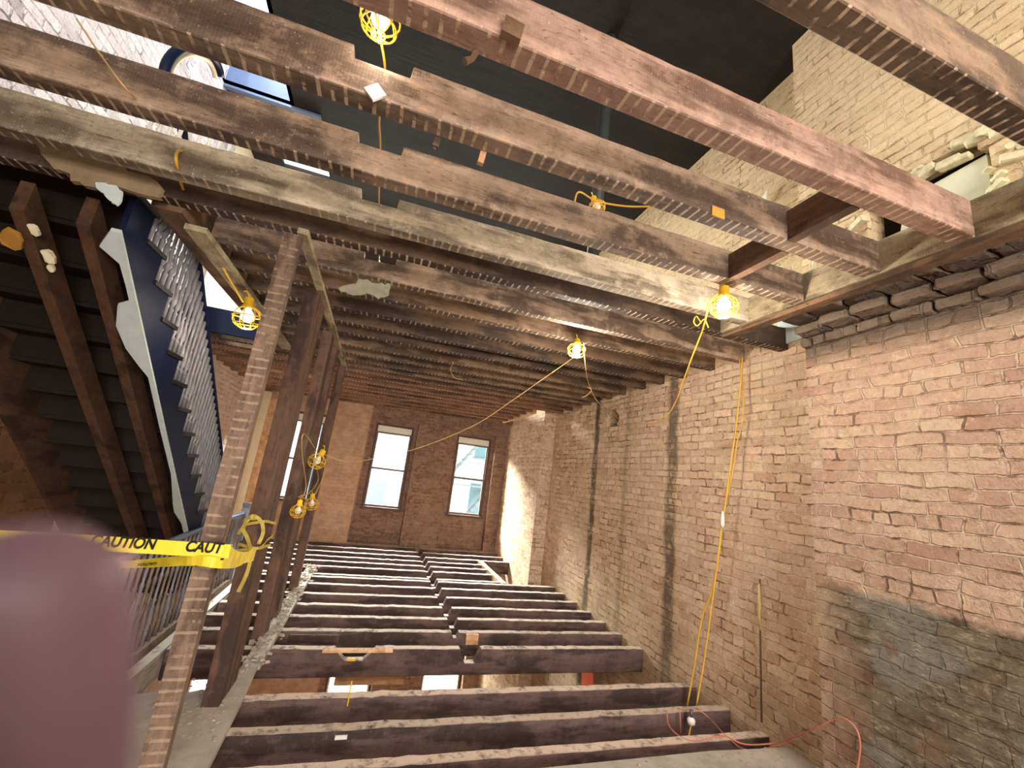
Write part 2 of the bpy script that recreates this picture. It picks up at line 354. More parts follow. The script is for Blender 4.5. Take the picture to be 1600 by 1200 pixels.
s.b.inputs['Subsurface Scale'].default_value = 1; s.bump(s.noise(tc.outputs['Object'], 900, 2, .5), .15, .0003); M_SKIN = s.done(cc, .5)
M_NAIL = plain('fingernail', srgb(226, 180, 172), .3, var=.03, bump=0)

# ------------------------------------------------------------------ room shell
def holed(axis, c0, c1, u0, u1, v0, v1, holes):
    """slab between c0 and c1 along axis, spanning u (other horizontal axis; for a floor/ceiling u=x, v=y), with rectangular holes"""
    mb = MB(); us = sorted({u0, u1}|{min(max(h[i], u0), u1) for h in holes for i in (0, 1)}); vs = sorted({v0, v1}|{min(max(h[i], v0), v1) for h in holes for i in (2, 3)})
    o = [i for i in range(3) if i != axis]
    def solid(i, j):
        if i < 0 or j < 0 or i >= len(us)-1 or j >= len(vs)-1: return False
        a, b = (us[i]+us[i+1])/2, (vs[j]+vs[j+1])/2
        return not any(h[0] < a < h[1] and h[2] < b < h[3] for h in holes)
    def P(u, v, c):
        p = [0, 0, 0]; p[o[0]] = u; p[o[1]] = v; p[axis] = c; return p
    for i in range(len(us)-1):
        for j in range(len(vs)-1):
            if not solid(i, j): continue
            a, b, c, d = us[i], us[i+1], vs[j], vs[j+1]
            for cc_ in (c0, c1): mb.add([P(a, c, cc_), P(b, c, cc_), P(b, d, cc_), P(a, d, cc_)], [(0, 1, 2, 3)])
            for (di, dj, e) in ((-1, 0, ((a, c), (a, d))), (1, 0, ((b, c), (b, d))), (0, -1, ((a, c), (b, c))), (0, 1, ((a, d), (b, d)))):
                if not solid(i+di, j+dj):
                    mb.add([P(*e[0], c0), P(*e[1], c0), P(*e[1], c1), P(*e[0], c1)], [(0, 1, 2, 3)])
    return mb
W = 3.07; D = 9.26; FZ = -1.6; LZ = -5.3; UZ = 4.05; L = -2.45
YB = -4.2
holes_r = [(4.98, 5.26, .88, 1.08), (5.02, 5.20, 1.0, 1.13), (4.95, 5.1, .94, 1.05)]
holed(0, W, W+.3, YB, 9.9, LZ, 1.36, holes_r).build('wall_right', M_BR, kind='structure')
MB().box(W+.18, W+.22, 4.8, 5.4, .7, 1.25).build('wall_right_hole_back', M_GUT, kind='structure')
holed(0, W, W+.3, YB, 9.9, 1.36, UZ+.3, []).build('wall_right_upper', M_BU, kind='structure')
holed(0, 2.83, W, 7.1, D, LZ, UZ, []).build('wall_right_pier', M_BP, kind='structure')
# chimney breast, with the old firebox of the storey above
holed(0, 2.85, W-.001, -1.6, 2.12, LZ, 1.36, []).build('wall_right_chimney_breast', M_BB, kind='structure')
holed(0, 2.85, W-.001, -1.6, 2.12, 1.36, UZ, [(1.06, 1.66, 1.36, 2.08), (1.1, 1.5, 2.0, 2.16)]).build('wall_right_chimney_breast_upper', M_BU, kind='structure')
holed(0, L-.3, L, YB, 9.9, LZ, FZ, []).build('wall_left_lower', M_BL, kind='structure')
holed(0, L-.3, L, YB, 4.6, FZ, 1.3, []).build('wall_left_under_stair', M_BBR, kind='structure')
holed(0, L-.3, L, 4.6, 9.9, FZ, 1.3, []).build('wall_left', M_BL, kind='structure')
s_lil = brick('pale_stair_shaft_brick', 0, srgb(176, 162, 160), srgb(214, 206, 206), srgb(206, 200, 198), srgb(216, 208, 208), .6, None, 1.0, seed=21)  # paler, greyer brick for the stair shaft
holed(0, L-.3, L, YB, 5.55, 1.3, UZ+2.6, []).build('wall_left_upper', s_lil, kind='structure')
holed(0, L-.3, L, 5.55, 9.9, 1.3, UZ+.3, []).build('wall_left_upper_plastered', M_PLC, kind='structure')
# rear wall: inner leaf with the tall niches, outer leaf with the window openings
WX = [(-1.90, -1.12), (-.13, .68), (1.66, 2.47)]
nich = [(a-.14, b+.08, -1.6, .93) for a, b in WX]
wz = (-.95, .84)
lowh = [(L+.02, -1.86, -4.6, -2.9)]+[(a-.02, b+.02, -4.6, -2.9) for a, b in WX[1:]]
uph = [(a, b, 1.9, 3.5) for a, b in WX]
holed(1, D, D+.13, L-.3, W+.3, LZ, UZ+.3, nich+lowh+uph).build('wall_back', M_BK, kind='structure')
holed(1, D+.131, D+.36, L-.3, W+.3, LZ, UZ+.3, [(a, b, *wz) for a, b in WX]+lowh+uph).build('wall_back_outer_leaf', M_BK, kind='structure')
# closed street wall behind the photographer; its window openings are not cut
rw = [(-1.9, -.9, FZ+.6, 1.0), (-.2, .8, FZ+.6, 1.0), (1.5, 2.5, FZ+.6, 1.0), (-.2, .8, 2.0, 3.6), (1.5, 2.5, 2.0, 3.6)]
holed(1, YB-.3, YB, L-.3, W+.3, LZ, UZ+.3, []).build('wall_front', M_BK, kind='structure')
# floors and ceilings
MB().box(L, W, YB, 9.6, LZ-.1, LZ).build('floor_lower_storey', wood('lower_floor_boards', srgb(190, 150, 112), srgb(130, 96, 70), axis=1, dark_amt=.2), kind='structure')
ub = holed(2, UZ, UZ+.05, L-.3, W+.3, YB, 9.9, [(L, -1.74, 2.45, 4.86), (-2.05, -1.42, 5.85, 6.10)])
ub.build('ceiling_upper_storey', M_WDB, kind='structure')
# framed lining of the stair shaft skylight
sk = holed(0, -1.74, -1.70, 2.45, 5.0, UZ, UZ+.45, []); sk.build('trim_1', M_PLA, kind='structure')
tm = MB().box(L, -1.40, 4.86, 4.92, UZ+.0-.03, UZ+.55); tm.build('trim_2', M_RAIL, kind='structure')
# ground outside and the houses across the yard
tag(MB().box(-30, 30, D+.6, 40, LZ-.3, LZ-.2).build('yard_paving', M_GRND, kind='structure'), 'pale paved yard outside behind the building', 'paving')
fb = thing('apartment_building', (1, 19, LZ), 'sunlit pale building with a fire escape seen through the back windows', 'building')
fy = 19.0
MB().box(-22, 26, fy, fy+.4, LZ-.2, 16).build('facade_wall', M_FAC, fb)
for iz in range(7):
    for ix in range(-7, 8):
        cx = .2+ix*2.25; z0 = -6.0+iz*2.9+1.0
        wn = MB(); wn.box(cx-.42, cx+.42, fy-.06, fy-.005, z0, z0+1.7); wn.box(cx-.5, cx+.5, fy-.12, fy-.005, z0-.1, z0-.01)
        if abs(cx-2) < 6: pn = wn.build('facade_window', M_FACW, fb)
for sx in (3.4, ):
    fe = MB()
    for k in range(5):
        z = -4.4+k*2.9+1.0
        fe.box(sx-.9, sx+2.2, fy-1.1, fy-.13, z-.04, z)
        for j in range(16): fe.box(sx-.9+j*.2, sx-.88+j*.2, fy-1.1, fy-1.07, z, z+.95)
        fe.box(sx-.9, sx+2.2, fy-1.1, fy-1.06, z+.95, z+1.0)
        for rr in (0, .45): fe.add([(sx-.6, fy-1.0+rr, z), (sx-.5, fy-1.0+rr, z), (sx+1.7, fy-1.0+rr, z+2.9), (sx+1.6, fy-1.0+rr, z+2.9), (sx-.6, fy-.97+rr, z), (sx-.5, fy-.97+rr, z), (sx+1.7, fy-.97+rr, z+2.9), (sx+1.6, fy-.97+rr, z+2.9)], [(0,1,2,3),(4,5,6,7),(0,1,5,4),(3,2,6,7),(0,3,7,4),(1,2,6,5)])
        for j in range(12):
            t = (j+.5)/12; fe.box(sx-.55+2.2*t-.1, sx-.55+2.2*t+.1, fy-1.0, fy-.53, z+2.9*t, z+2.9*t+.02)
    fe.build('fire_escape', M_IRON, fb)

# ------------------------------------------------------------------ windows
def sash_window(n, a, b, z0, z1, y, frame, sash, top_box=True):
    t = thing('window_%d' % n, ((a+b)/2, y, z0), ['', 'tall sash window left of the pair, half hidden behind the studs', 'left of the two tall double hung windows in the back wall', 'right of the two tall double hung windows in the back wall',
        'lower storey window seen under the floor joists at the left', 'bright lower storey window seen between two floor joists, left one', 'blue tinted lower storey window seen between two floor joists', 'window of the storey above at left', 'window of the storey above at centre', 'window of the storey above at right'][n], 'window')
    t['kind'] = 'structure'
    fr = MB(); f_ = .045
    fr.box(a, a+f_, y, y+.09, z0, z1); fr.box(b-f_, b, y, y+.09, z0, z1); fr.box(a+f_, b-f_, y, y+.09, z1-f_, z1); fr.box(a-.02, b+.02, y-.05, y+.09, z0, z0+f_)
    fr.build('window_frame', frame, t)
    if top_box:
        MB().box(a+f_, b-f_, y+.012, y+.07, z1-.17, z1-f_).build('head_panel', M_SASH, t)
    zt = z1-(.17 if top_box else f_); zm = (z0+zt)/2+.02
    for nm, q0, q1, yy in (('upper_sash', zm-.02, zt, y+.045), ('lower_sash', z0+f_, zm+.02, y+.02)):
        sh = MB(); w_ = .028
        sh.box(a+f_, a+f_+w_, yy, yy+.024, q0, q1); sh.box(b-f_-w_, b-f_, yy, yy+.024, q0, q1)
        sh.box(a+f_+w_, b-f_-w_, yy, yy+.024, q1-.04, q1); sh.box(a+f_+w_, b-f_-w_, yy, yy+.024, q0, q0+.045)
        so = sh.build(nm, sash, t)
        MB().box(a+f_+w_, b-f_-w_, yy+.010, yy+.014, q0+.045, q1-.04).build('pane', M_GLASS, so)
    return t
for i, (a, b) in enumerate(WX):
    sash_window(i+1, a, b, wz[0], wz[1], D+.15, M_FRW, M_SASHD)
    sash_window(i+4, (L+.02 if i == 0 else a-.02), (-1.86 if i == 0 else b+.02), -4.6, -2.9, D+.15, M_FRW, M_SASH, False)
    sash_window(i+7, a, b, 1.9, 3.5, D+.15, M_FRW, M_SASH, False)
# white casing board standing in the far left corner
MB().box(-2.40, -2.22, D-.035, D-.001, -1.58, 1.12).build('trim_3', M_PLC, kind='structure')
MB().box(-2.218, -2.05, D-.02, D-.001, -1.58, 1.0).build('trim_4', M_WLY, kind='structure')

# ------------------------------------------------------------------ joists
ORD = ['first', 'second', 'third', 'fourth', 'fifth', 'sixth', 'seventh', 'eighth', 'ninth', 'tenth', 'eleventh', 'twelfth', 'thirteenth', 'fourteenth', 'fifteenth', 'sixteenth', 'seventeenth', 'eighteenth', 'nineteenth', 'twentieth']
def joist(name, mat, x0, x1, y0, thick, zb0, zb1, depth, notches=(), seed=0, rough=.006, label=None, group=None, vee=False):
    """a timber running along x; zb0/zb1 = underside height at each end; notches = (xa, xb, depth) cut out of the top"""
    n = max(8, int((x1-x0)/.07)); bot = []; top = []
    for i in range(n+1):
        t = i/n; x = x0+(x1-x0)*t; z = zb0+(zb1-zb0)*t
        bot.append((x, z+rough*.5*nz(x*3, seed*7.3))); 
        if not any(a-.02 <= x <= b+.02 for a, b, d in notches): top.append((x, z+depth+rough*nz(x*4, seed*3.1+50)+rough*1.5*nz(x*13, seed)))
    for a, b, d in notches:
        za = zb0+(zb1-zb0)*(a-x0)/(x1-x0)+depth; zb = zb0+(zb1-zb0)*(b-x0)/(x1-x0)+depth
        sl = (b-a)*.28 if vee else .004
        top += [(a, za), (a+sl, za-d), (b-sl, zb-d), (b, zb)]
    top.sort(key=lambda p: p[0])
    mb = MB(); prof = bot+top[::-1]; yw = [.004*nz(i*.7, seed*5) for i in range(3)]
    mb.prism(prof, 1, y0, y0+thick)
    o = mb.build(name, mat)
    bv = o.modifiers.new('bevel', 'BEVEL'); bv.width = .004; bv.segments = 1; bv.limit_method = 'ANGLE'; bv.angle_limit = math.radians(50)
    if label: tag(o, label, 'joist', group)
    return o
HX = 2.36       # header in front of the chimney breast
DP = .19
near = [(.54, HX, M_WBR, [], 'thick brown ceiling joist nearest the camera, crossing the top right corner'),
        (.96, HX, M_WPK, [], 'brightly lit pink-brown ceiling joist crossing the top of the view'),
        (1.33, HX, M_WGY, [(-.34, -.13, .055)], 'grey-tan ceiling joist with a cord notch, just beyond the pink one'),
        (1.75, HX, M_WGY, [(-.34, -.14, .05)], 'mottled tan ceiling joist running to the left of the caged lamp'),
        (2.16, HX, M_WYL, [(-.34, -.14, .06)], 'pale limewashed ceiling joist passing behind the brightest caged lamp'),
        (2.43, W+.05, M_WDK, [], 'dark trimmer joist ending at the corner of the chimney breast')]
for k, (y, xe, m, no, lab) in enumerate(near):
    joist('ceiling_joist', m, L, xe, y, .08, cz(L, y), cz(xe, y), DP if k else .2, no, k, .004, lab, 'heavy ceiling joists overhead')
ys = [2.86, 3.22, 3.62, 4.00, 4.36, 4.80, 5.15, 5.50, 5.78, 6.10, 6.43, 6.80, 7.12, 7.46, 7.84, 8.26, 8.66, 9.05]
PL = [M_WGY, M_WBR, M_WDK, M_WDK, M_WDK, M_WBR]
LEFT_E = -1.25
labs = ['grey-brown ceiling joist with the pale tip, next past the dark trimmer', 'brown ceiling joist, second past the dark trimmer joist']
for k, y in enumerate(ys):
    m = PL[k] if k < 6 else (M_WBR if k < 9 else M_WFAR)
    xe = W+.02 if y < 7.0 else (2.58 if 7.1 < y < 9 else 2.83)
    xl = LEFT_E if y < 5.5 else L
    nt = [(-.34, -.12, .06)] if k == 0 else []
    lab = labs[k] if k < 2 else ('reddish ceiling joist, %s from the back wall' % ORD[len(ys)-1-k] if k >= 9 else 'dark ceiling joist, %s past the dark trimmer joist' % ORD[k])
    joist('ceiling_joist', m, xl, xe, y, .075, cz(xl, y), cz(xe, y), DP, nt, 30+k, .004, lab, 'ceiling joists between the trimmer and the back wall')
# header before the chimney breast + the solid blocking
hb = MB(); hb.prism([(.25, 1.295), (2.425, 1.30), (2.425, 1.30+DP), (.25, 1.295+DP)], 0, HX+.002, HX+.08)
tag(hb.build('joist_header', M_WHG), 'deep grey header beam the near joists butt into, before the chimney breast', 'beam')
hb2 = MB(); hb2.box(HX+.012, HX+.085, .25, 2.425, 1.262, 1.292)
tag(hb2.build('rusty_batten', M_WHD), 'reddish batten fixed along the underside of the grey header', 'batten')
for (ya, yb, xx, lb) in ((1.04, 1.33, 1.70, 'short brown blocking piece between the pink joist and the grey-tan joist'), (1.41, 1.75, 1.76, 'short brown blocking piece between the two mottled tan joists')):
    tag(MB().box(xx, xx+.05, ya+.001, yb-.001, 1.285, 1.285+.16).build('blocking', M_WHD), lb, 'blocking', 'blocking pieces between ceiling joists')
# trimmer along the stair opening, far header at the pier
tag(MB().prism([(2.51, cz(-1.3, 2.5)-.03), (5.5, cz(-1.3, 5.5)-.03), (5.5, cz(-1.3, 5.5)+.19), (2.51, cz(-1.3, 2.5)+.19)], 0, -1.40, -1.252).build('stair_opening_trimmer', M_WHD), 'brown trimmer beam along the edge of the stair opening in the ceiling', 'beam')
tag(MB().prism([(2.6, cz(-1.2, 2.6)-.075), (5.2, cz(-1.2, 5.2)-.075), (5.2, cz(-1.2, 5.2)-.04), (2.6, cz(-1.2, 2.6)-.04)], 0, -1.27, -1.16).build('lath_batten', M_WHG), 'pale tan board under the ceiling beside the stair opening', 'board')
tag(MB().box(2.585, 2.64, 7.05, 9.1, 1.22, 1.38).build('joist_header', M_WLY), 'pale header at the far right where the last ceiling joists stop short of the pier', 'beam')
# corbelled brick ledge on the breast
cb = MB(); random.seed(11)
for (z0, xo, xi, tk) in ((1.345, 2.64, 2.86, .075), (1.265, 2.71, 2.86, .075), (1.19, 2.79, 2.86, .07)):
    y = -.8+random.random()*.1
    while y < 2.1:
        ln = random.choice((.2, .21, .1, .19)); e = min(y+ln, 2.13)
        j = random.uniform(-.03, .03)
        rot = Matrix.Rotation(random.uniform(-.05, .05), 3, 'Z')@Matrix.Rotation(random.uniform(-.05, .05), 3, 'X')
        cb.box(xo+j, xi, y+.006, e-.006, z0+random.uniform(-.004, .004), z0+tk-random.uniform(.004, .016), rot)
        y += ln
o = cb.build('trim_5', M_BB, kind='structure'); o.modifiers.new('b', 'BEVEL').width = .012; o.modifiers['b'].segments = 2
sd = o.modifiers.new('s', 'SUBSURF'); sd.subdivision_type = 'SIMPLE'; sd.levels = sd.render_levels = 2
tx = bpy.data.textures.new('clouds', 'CLOUDS'); tx.noise_scale = .06
dm = o.modifiers.new('d', 'DISPLACE'); dm.texture = tx; dm.strength = .025; dm.texture_coords = 'GLOBAL'
# walled-up firebox of the storey above
fp = thing('blocked_fireplace', (2.9, 1.36, 1.5), 'white plastered blocked fireplace high on the chimney breast above the header', 'fireplace')
MB().prism([(1.10, 1.46), (1.50, 1.46), (1.53, 1.72), (1.48, 1.98), (1.44, 2.03), (1.09, 2.06)], 0, 2.90, 2.93).build('plaster_panel', plain('fireplace_plaster', srgb(214, 212, 186), .9, var=.08), fp)
MB().box(3.02, 3.05, 1.0, 1.7, 1.36, 2.2).build('dark_cavity', M_GUT, fp)
rb = MB(); random.seed(5)
for k in range(70):
    t = random.random()
    if k < 30: y = 1.06-random.uniform(-.02, .12); z = 1.45+t*.75
    elif k < 58: y = 1.02+t*.75; z = 2.10+random.uniform(-.03, .09)
    else: y = 1.66+random.uniform(0, .3); z = 2.0-t*.35
    sz = random.uniform(.012, .035)
    rb.box(2.83-random.uniform(0, .025), 2.88, y-sz*1.6, y+sz*1.6, z-sz*.7, z+sz*.7, Matrix.Rotation(random.uniform(-.5, .5), 3, 'X')@Matrix.Rotation(random.uniform(-.4, .4), 3, 'Z'))
o = rb.build('broken_brick_edge', plain('broken_mortar', srgb(214, 202, 164), .95, var=.35, bump=.6, scale=25), fp); o['kind'] = 'stuff'
o.modifiers.new('b', 'BEVEL').width = .006
# white plaster left on the wall behind the header
tag(MB().prism([(2.14, 1.38), (2.42, 1.36), (2.52, 1.36), (2.50, 1.66), (2.14, 1.66)], 0, W-.022, W-.001).build('plaster_patch', M_PLA), 'white plaster patch in the corner between the header and the party wall', 'plaster')

# ------------------------------------------------------------------ floor joists
fy_list = [2.68, 3.03, 3.40, 4.19, 4.59, 4.96, 5.34, 5.74, 6.15, 6.50, 6.64, 7.10, 7.45, 7.80, 8.18, 8.60, 9.02]
pv = [(-.55, 'floor joist')]
for k, y in enumerate(fy_list):
    nt = [] if k < 3 else [(1.07 if k > 3 else 1.06, 1.19 if k > 3 else 1.27, .085 if k > 3 else .12)]
    if k == 3: nt = [(-.05, .30, .09)]+nt
    if k == 4: nt = [(1.05, 1.13, .05)]
    xe = W+.02
    if 6.6 < y < 8.1: xe = 2.18
    elif y > 8.1: xe = 2.84
    xl = -1.28 if y < 6.45 else L
    lab = ('dusty dark floor joist, %s across from the bottom of the view' % ORD[k]) if k < 3 else ('notched floor joist beyond the gap that shows the storey below' if k == 3 else ('dusty floor joist, %s beyond the open gap' % ORD[k-3] if k < 10 else 'dusty floor joist, %s from the back wall' % ORD[len(fy_list)-1-k]))
    zt = FZ
    joist('floor_joist', M_WFL if k % 3 != 1 else M_WFG, xl, xe, y, .078, zt-.22, zt-.22, .22, nt, 70+k, .005, lab, 'floor joists across the open storey', vee=True)
# header around the far hearth and the bright wood pieces
tag(MB().box(2.19, 2.27, 6.58, 8.17, FZ-.19, FZ+.01).build('hearth_trimmer', M_WLY), 'pale trimmer of the hearth opening in the far floor beside the pier', 'beam')
tag(MB().box(1.20, 1.33, 4.55, 4.585, FZ-.10, FZ-.005).build('wood_patch', M_WLT), 'small square of fresh wood on a floor joist face', 'block')
tag(MB().box(.0, .62, 4.44, 4.475, -1.995, -1.90).build('wood_strip', M_WLT), 'long fresh wood strip under the floor joists above a lower window', 'board')
tag(MB().box(-.14, .44, 4.12, 4.185, FZ-.004, FZ+.012).build('wood_strip', M_WLY), 'thin pale strip lying on top of the notched floor joist', 'board')
tag(MB().box(-.47, -.03, 4.575, 4.588, FZ-.095, FZ-.03).build('splintered_board', M_WFG), 'splintered grey board nailed on a floor joist at left', 'board')
# planks before the breast (under the photographer's side)
pl_ = MB()
for (a, b, t) in ((1.9, 2.20, 0), (2.22, 2.52, 1)): pl_.prism([(-.5, a), (W-.02, a), (W-.1+.06*t, b-.02), (2.4, b+.01), (1.2, b-.01), (-.5, b)], 2, FZ+.0, FZ+.035)
tag(pl_.build('plank_platform', M_DUST), 'dusty grey planks at the bottom edge before the chimney breast', 'planks')

# ------------------------------------------------------------------ landing, stud partition, debris
random.seed(3)
prof = [(L, -1.5), (-.50, -1.5), (-.51, 2.6), (-.53, 3.3), (-.56, 3.88), (-.60, 3.93), (-.66, 3.80), (-.67, 3.64), (-.73, 3.45), (-.80, 3.47), (-.88, 3.43), (-.98, 3.46), (-1.2, 3.42), (-1.30, 3.50), (-1.40, 3.58), (-1.40, 3.3), (L, 3.3)]
ld = MB().prism(prof, 2, FZ+.002, FZ+.04)
tag(ld.build('landing_boards', M_DUST), 'dusty grey landing boards with a ragged end at the foot of the studs', 'floorboards')
def chunks(name, n, fn, smin, smax, mat, label, seed):
    random.seed(seed); mb = MB()
    for k in range(n):
        x, y, z = fn(); s_ = random.uniform(smin, smax)
        mb.box(x-s_, x+s_, y-s_*random.uniform(.6, 1.6), y+s_, z-s_*.2, z+s_*random.uniform(.3, .9), Matrix.Rotation(random.uniform(0, 3), 3, 'Z')@Matrix.Rotation(random.uniform(-.4, .4), 3, 'X'))
    o = mb.build(name, mat); tag(o, label, 'rubble', None, 'stuff'); return o
chunks('plaster_rubble', 230, lambda: (lambda y: (-.60+random.gauss(0, .045), y, FZ+.052+random.random()*.012))(random.uniform(3.6, 6.9)), .004, .020, M_DEB, 'white plaster rubble along the foot of the stud partition', 4)
chunks('plaster_rubble', 160, lambda: (random.uniform(-1.0, -.55), random.uniform(2.9, 3.6), FZ+.045), .003, .008, M_DEB, 'crumbs of plaster on the grey landing boards', 6)
chunks('plaster_rubble', 90, lambda: (random.uniform(1.8, 2.9), random.uniform(2.1, 2.5), FZ+.04), .003, .008, M_DEB, 'crumbs of plaster on the planks at the bottom edge', 8)
tag(MB().box(-.66, -.54, 3.82, 6.95, FZ+.001, FZ+.045).build('sole_plate', M_WGR), 'whitened sole plate under the row of studs', 'plate')
def topz(x, y): return cz(x, y)-.002
tp = MB().prism([(2.40, topz(-.6, 2.4)-.035), (6.1, topz(-.6, 6.1)-.035), (6.1, topz(-.6, 6.1)), (2.40, topz(-.6, 2.4))], 0, -.655, -.60)
tag(tp.build('top_plate', M_WHG), 'grey top plate over the row of studs', 'plate')
studs = [(-.725, -.632, 2.42, 2.475, M_WSL, FZ+.04, 'nearest stud, striped with old lath marks, leaning across the left side'),
         (-.735, -.637, 3.25, 3.41, M_WST, FZ+.04, 'second stud from the camera, smooth brown, wrapped with caution tape'),
         (-.715, -.637, 3.42, 3.60, M_WST, FZ+.04, 'stud standing right behind the tape wrapped one'),
         (-.72, -.632, 4.25, 4.47, M_WST, FZ+.045, 'dark stud in the middle of the partition'),
         (-.685, -.632, 4.78, 4.95, M_WST, FZ+.045, 'slim stud close behind the dark middle stud'),
         (-.70, -.605, 5.70, 5.80, M_WST, FZ+.045, 'farthest stud of the partition, nearest the back windows')]
for (a, b, c, d, m, z0, lb) in studs:
    mb = MB(); zt = topz(-.65, c)-.036; N = 14
    rows = []
    for i in range(N+1):
        z = z0+(zt-z0)*i/N; j = .003*nz(z*4, a*9); rows.append((z, j))
    for i, (z, j) in enumerate(rows): mb.v += [Vector((a+j, c, z)), Vector((b+j, c, z)), Vector((b+j, d, z)), Vector((a+j, d, z))]
    for i in range(N):
        for q in range(4): mb.f.append((i*4+q, i*4+(q+1) % 4, i*4+4+(q+1) % 4, i*4+4+q))
    mb.f += [(0, 1, 2, 3), (N*4+3, N*4+2, N*4+1, N*4)]
    tag(mb.build('wall_stud', m), lb, 'stud', 'studs of the stripped partition')

# ------------------------------------------------------------------ stairs
def bal_prof(h, r=.011):
    return [(r*1.25, 0), (r*1.25, h*.12), (r*1.6, h*.13), (r*.8, h*.16), (r*1.9, h*.22), (r*1.5, h*.30), (r*.8, h*.40), (r*1.3, h*.42), (r*.75, h*.44), (r*.95, h*.6), (r*1.35, h*.66), (r*.8, h*.69), (r*1.3, h*.85), (r*1.2, h)]
SL = .89; RUN = .197; RISE = RUN*SL
def nose(y, dz): return 1.11-SL*(y-2.96)+dz
def flight(dz, label, nst, y_end):
    t = thing('staircase', (-1.95, 4.2, dz-1.6), label, 'staircase')
    ys0 = 2.96-2*RUN
    xo, xi = -1.50, L+.03
    # stringer with sawtooth top
    for xx, nm in ((xo, 'outer_stringer'), (xi, 'wall_stringer')):
        pts = []; y = ys0; k = 0
        top = []
        while y < y_end:
            top += [(y, nose(y, dz)-.03), (y+.001, nose(y+RUN, dz)-.03)]; y += RUN
        yl = top[-1][0]; y0 = top[0][0]
        low = lambda yy: .98-.875*(yy-2.58)+dz
        pr = [(y0, low(y0))]+top+[(yl, low(yl))]
        MB().prism(pr, 0, xx-.03, xx).build(nm, M_NAVY if nm == 'outer_stringer' else M_WCR, t)
    y = ys0; k = 0
    while y < y_end-RUN:
        z = nose(y+RUN, dz)          # tread k between y and y+RUN at that height, nosing at the far end
        MB().box(xi, xo+.012, y-.002, y+RUN+.022, z-.028, z).build('tread', M_RIS, t)
        MB().box(xi, xo-.031, y+RUN-.014, y+RUN-.001, z-RISE, z-.029).build('riser', M_RIS, t)
        for q in (.035, .10, .165):
            yb = y+q; h = nose(yb, dz)+.56-z
            if k > 0: MB().lathe(bal_prof(h, .0135), (xo-.012, yb, z), 8).build('baluster', M_BAL, t, smooth=True)
        y += RUN; k += 1
    rl = MB(); y0, y1 = ys0+.05, y_end-.1
    pr = [(-.022, 0), (-.028, .02), (-.02, .04), (0, .048), (.02, .04), (.028, .02), (.022, 0)]
    vs = [(xo-.012+a, yy, nose(yy, dz)+.55+b) for yy in (y0, y1) for a, b in pr]; n = len(pr)
    rl.add(vs, [tuple(range(n)), tuple(range(2*n-1, n-1, -1))]+[(i, (i+1) % n, n+(i+1) % n, n+i) for i in range(n)])
    rl.build('handrail', M_NAVY, t)
    for xc in (-1.66, -1.93):
        pts = [(2.54, 1.015+dz), (y_end, .98-.875*(y_end-2.58)+dz), (y_end, .98-.875*(y_end-2.58)+dz+.16), (2.54, 1.175+dz)]
        MB().prism(pts, 0, xc-.03, xc+.03).build('carriage', M_WCR, t)
    return t
t = flight(0, 'staircase rising overhead at the left, navy stringer with grey turned balusters', 17, 5.95)
# plaster remains along the soffit edge of this flight
low = lambda yy: .98-.875*(yy-2.58)
pe = MB(); random.seed(9)
edge = [(2.52, .03), (2.60, .10), (2.66, .025), (2.76, .02), (2.84, .02), (2.87, .085), (2.98, .12), (3.10, .10), (3.2, .05), (3.26, .014), (3.6, .016), (4.0, .012), (4.3, .05), (4.38, .055), (4.5, .02), (5.6, .012)]
vs = []
for (yy, wd) in edge:
    z = low(yy)-.004; vs += [(-1.485, yy, z), (-1.5-wd, yy, z), (-1.485, yy, z-.018), (-1.5-wd, yy, z-.018)]
fs = []
for i in range(len(edge)-1):
    a = i*4; b = a+4; fs += [(a, b, b+1, a+1), (a+2, a+3, b+3, b+2), (a, a+2, b+2, b), (a+1, b+1, b+3, a+3)]
fs += [(0, 1, 3, 2), (len(vs)-4, len(vs)-2, len(vs)-1, len(vs)-3)]
pe.add(vs, fs); pe.build('plaster_soffit_edge', M_PLA, t)
# dark lining boards over the soffit between the carriages (back of treads is dark), broken plaster clinging to it
for (px_, py_, sz) in ((20, 372, .05), (55, 358, .025), (78, 400, .035), (82, 418, .02)):
    q = ray((px_, py_)); k = (.98+.875*2.58)/(q[2]+.875*q[1]); p = q*k*.995
    mb = MB(); ring = [(p+Vector((math.cos(a)*sz*random.uniform(.6, 1.3), math.sin(a)*sz*random.uniform(.6, 1.3), -math.sin(a)*sz*.8))) for a in [i*math.pi/4 for i in range(8)]]
    mb.add([v for v in ring]+[v+Vector((0, -.008, -.012)) for v in ring], [tuple(range(8)), tuple(range(15, 7, -1))]+[(i, (i+1) % 8, 8+(i+1) % 8, 8+i) for i in range(8)])
    mb.build('plaster_lump', M_PLC if sz < .04 else plain('ochre_plaster', srgb(170, 122, 50), .9), t)
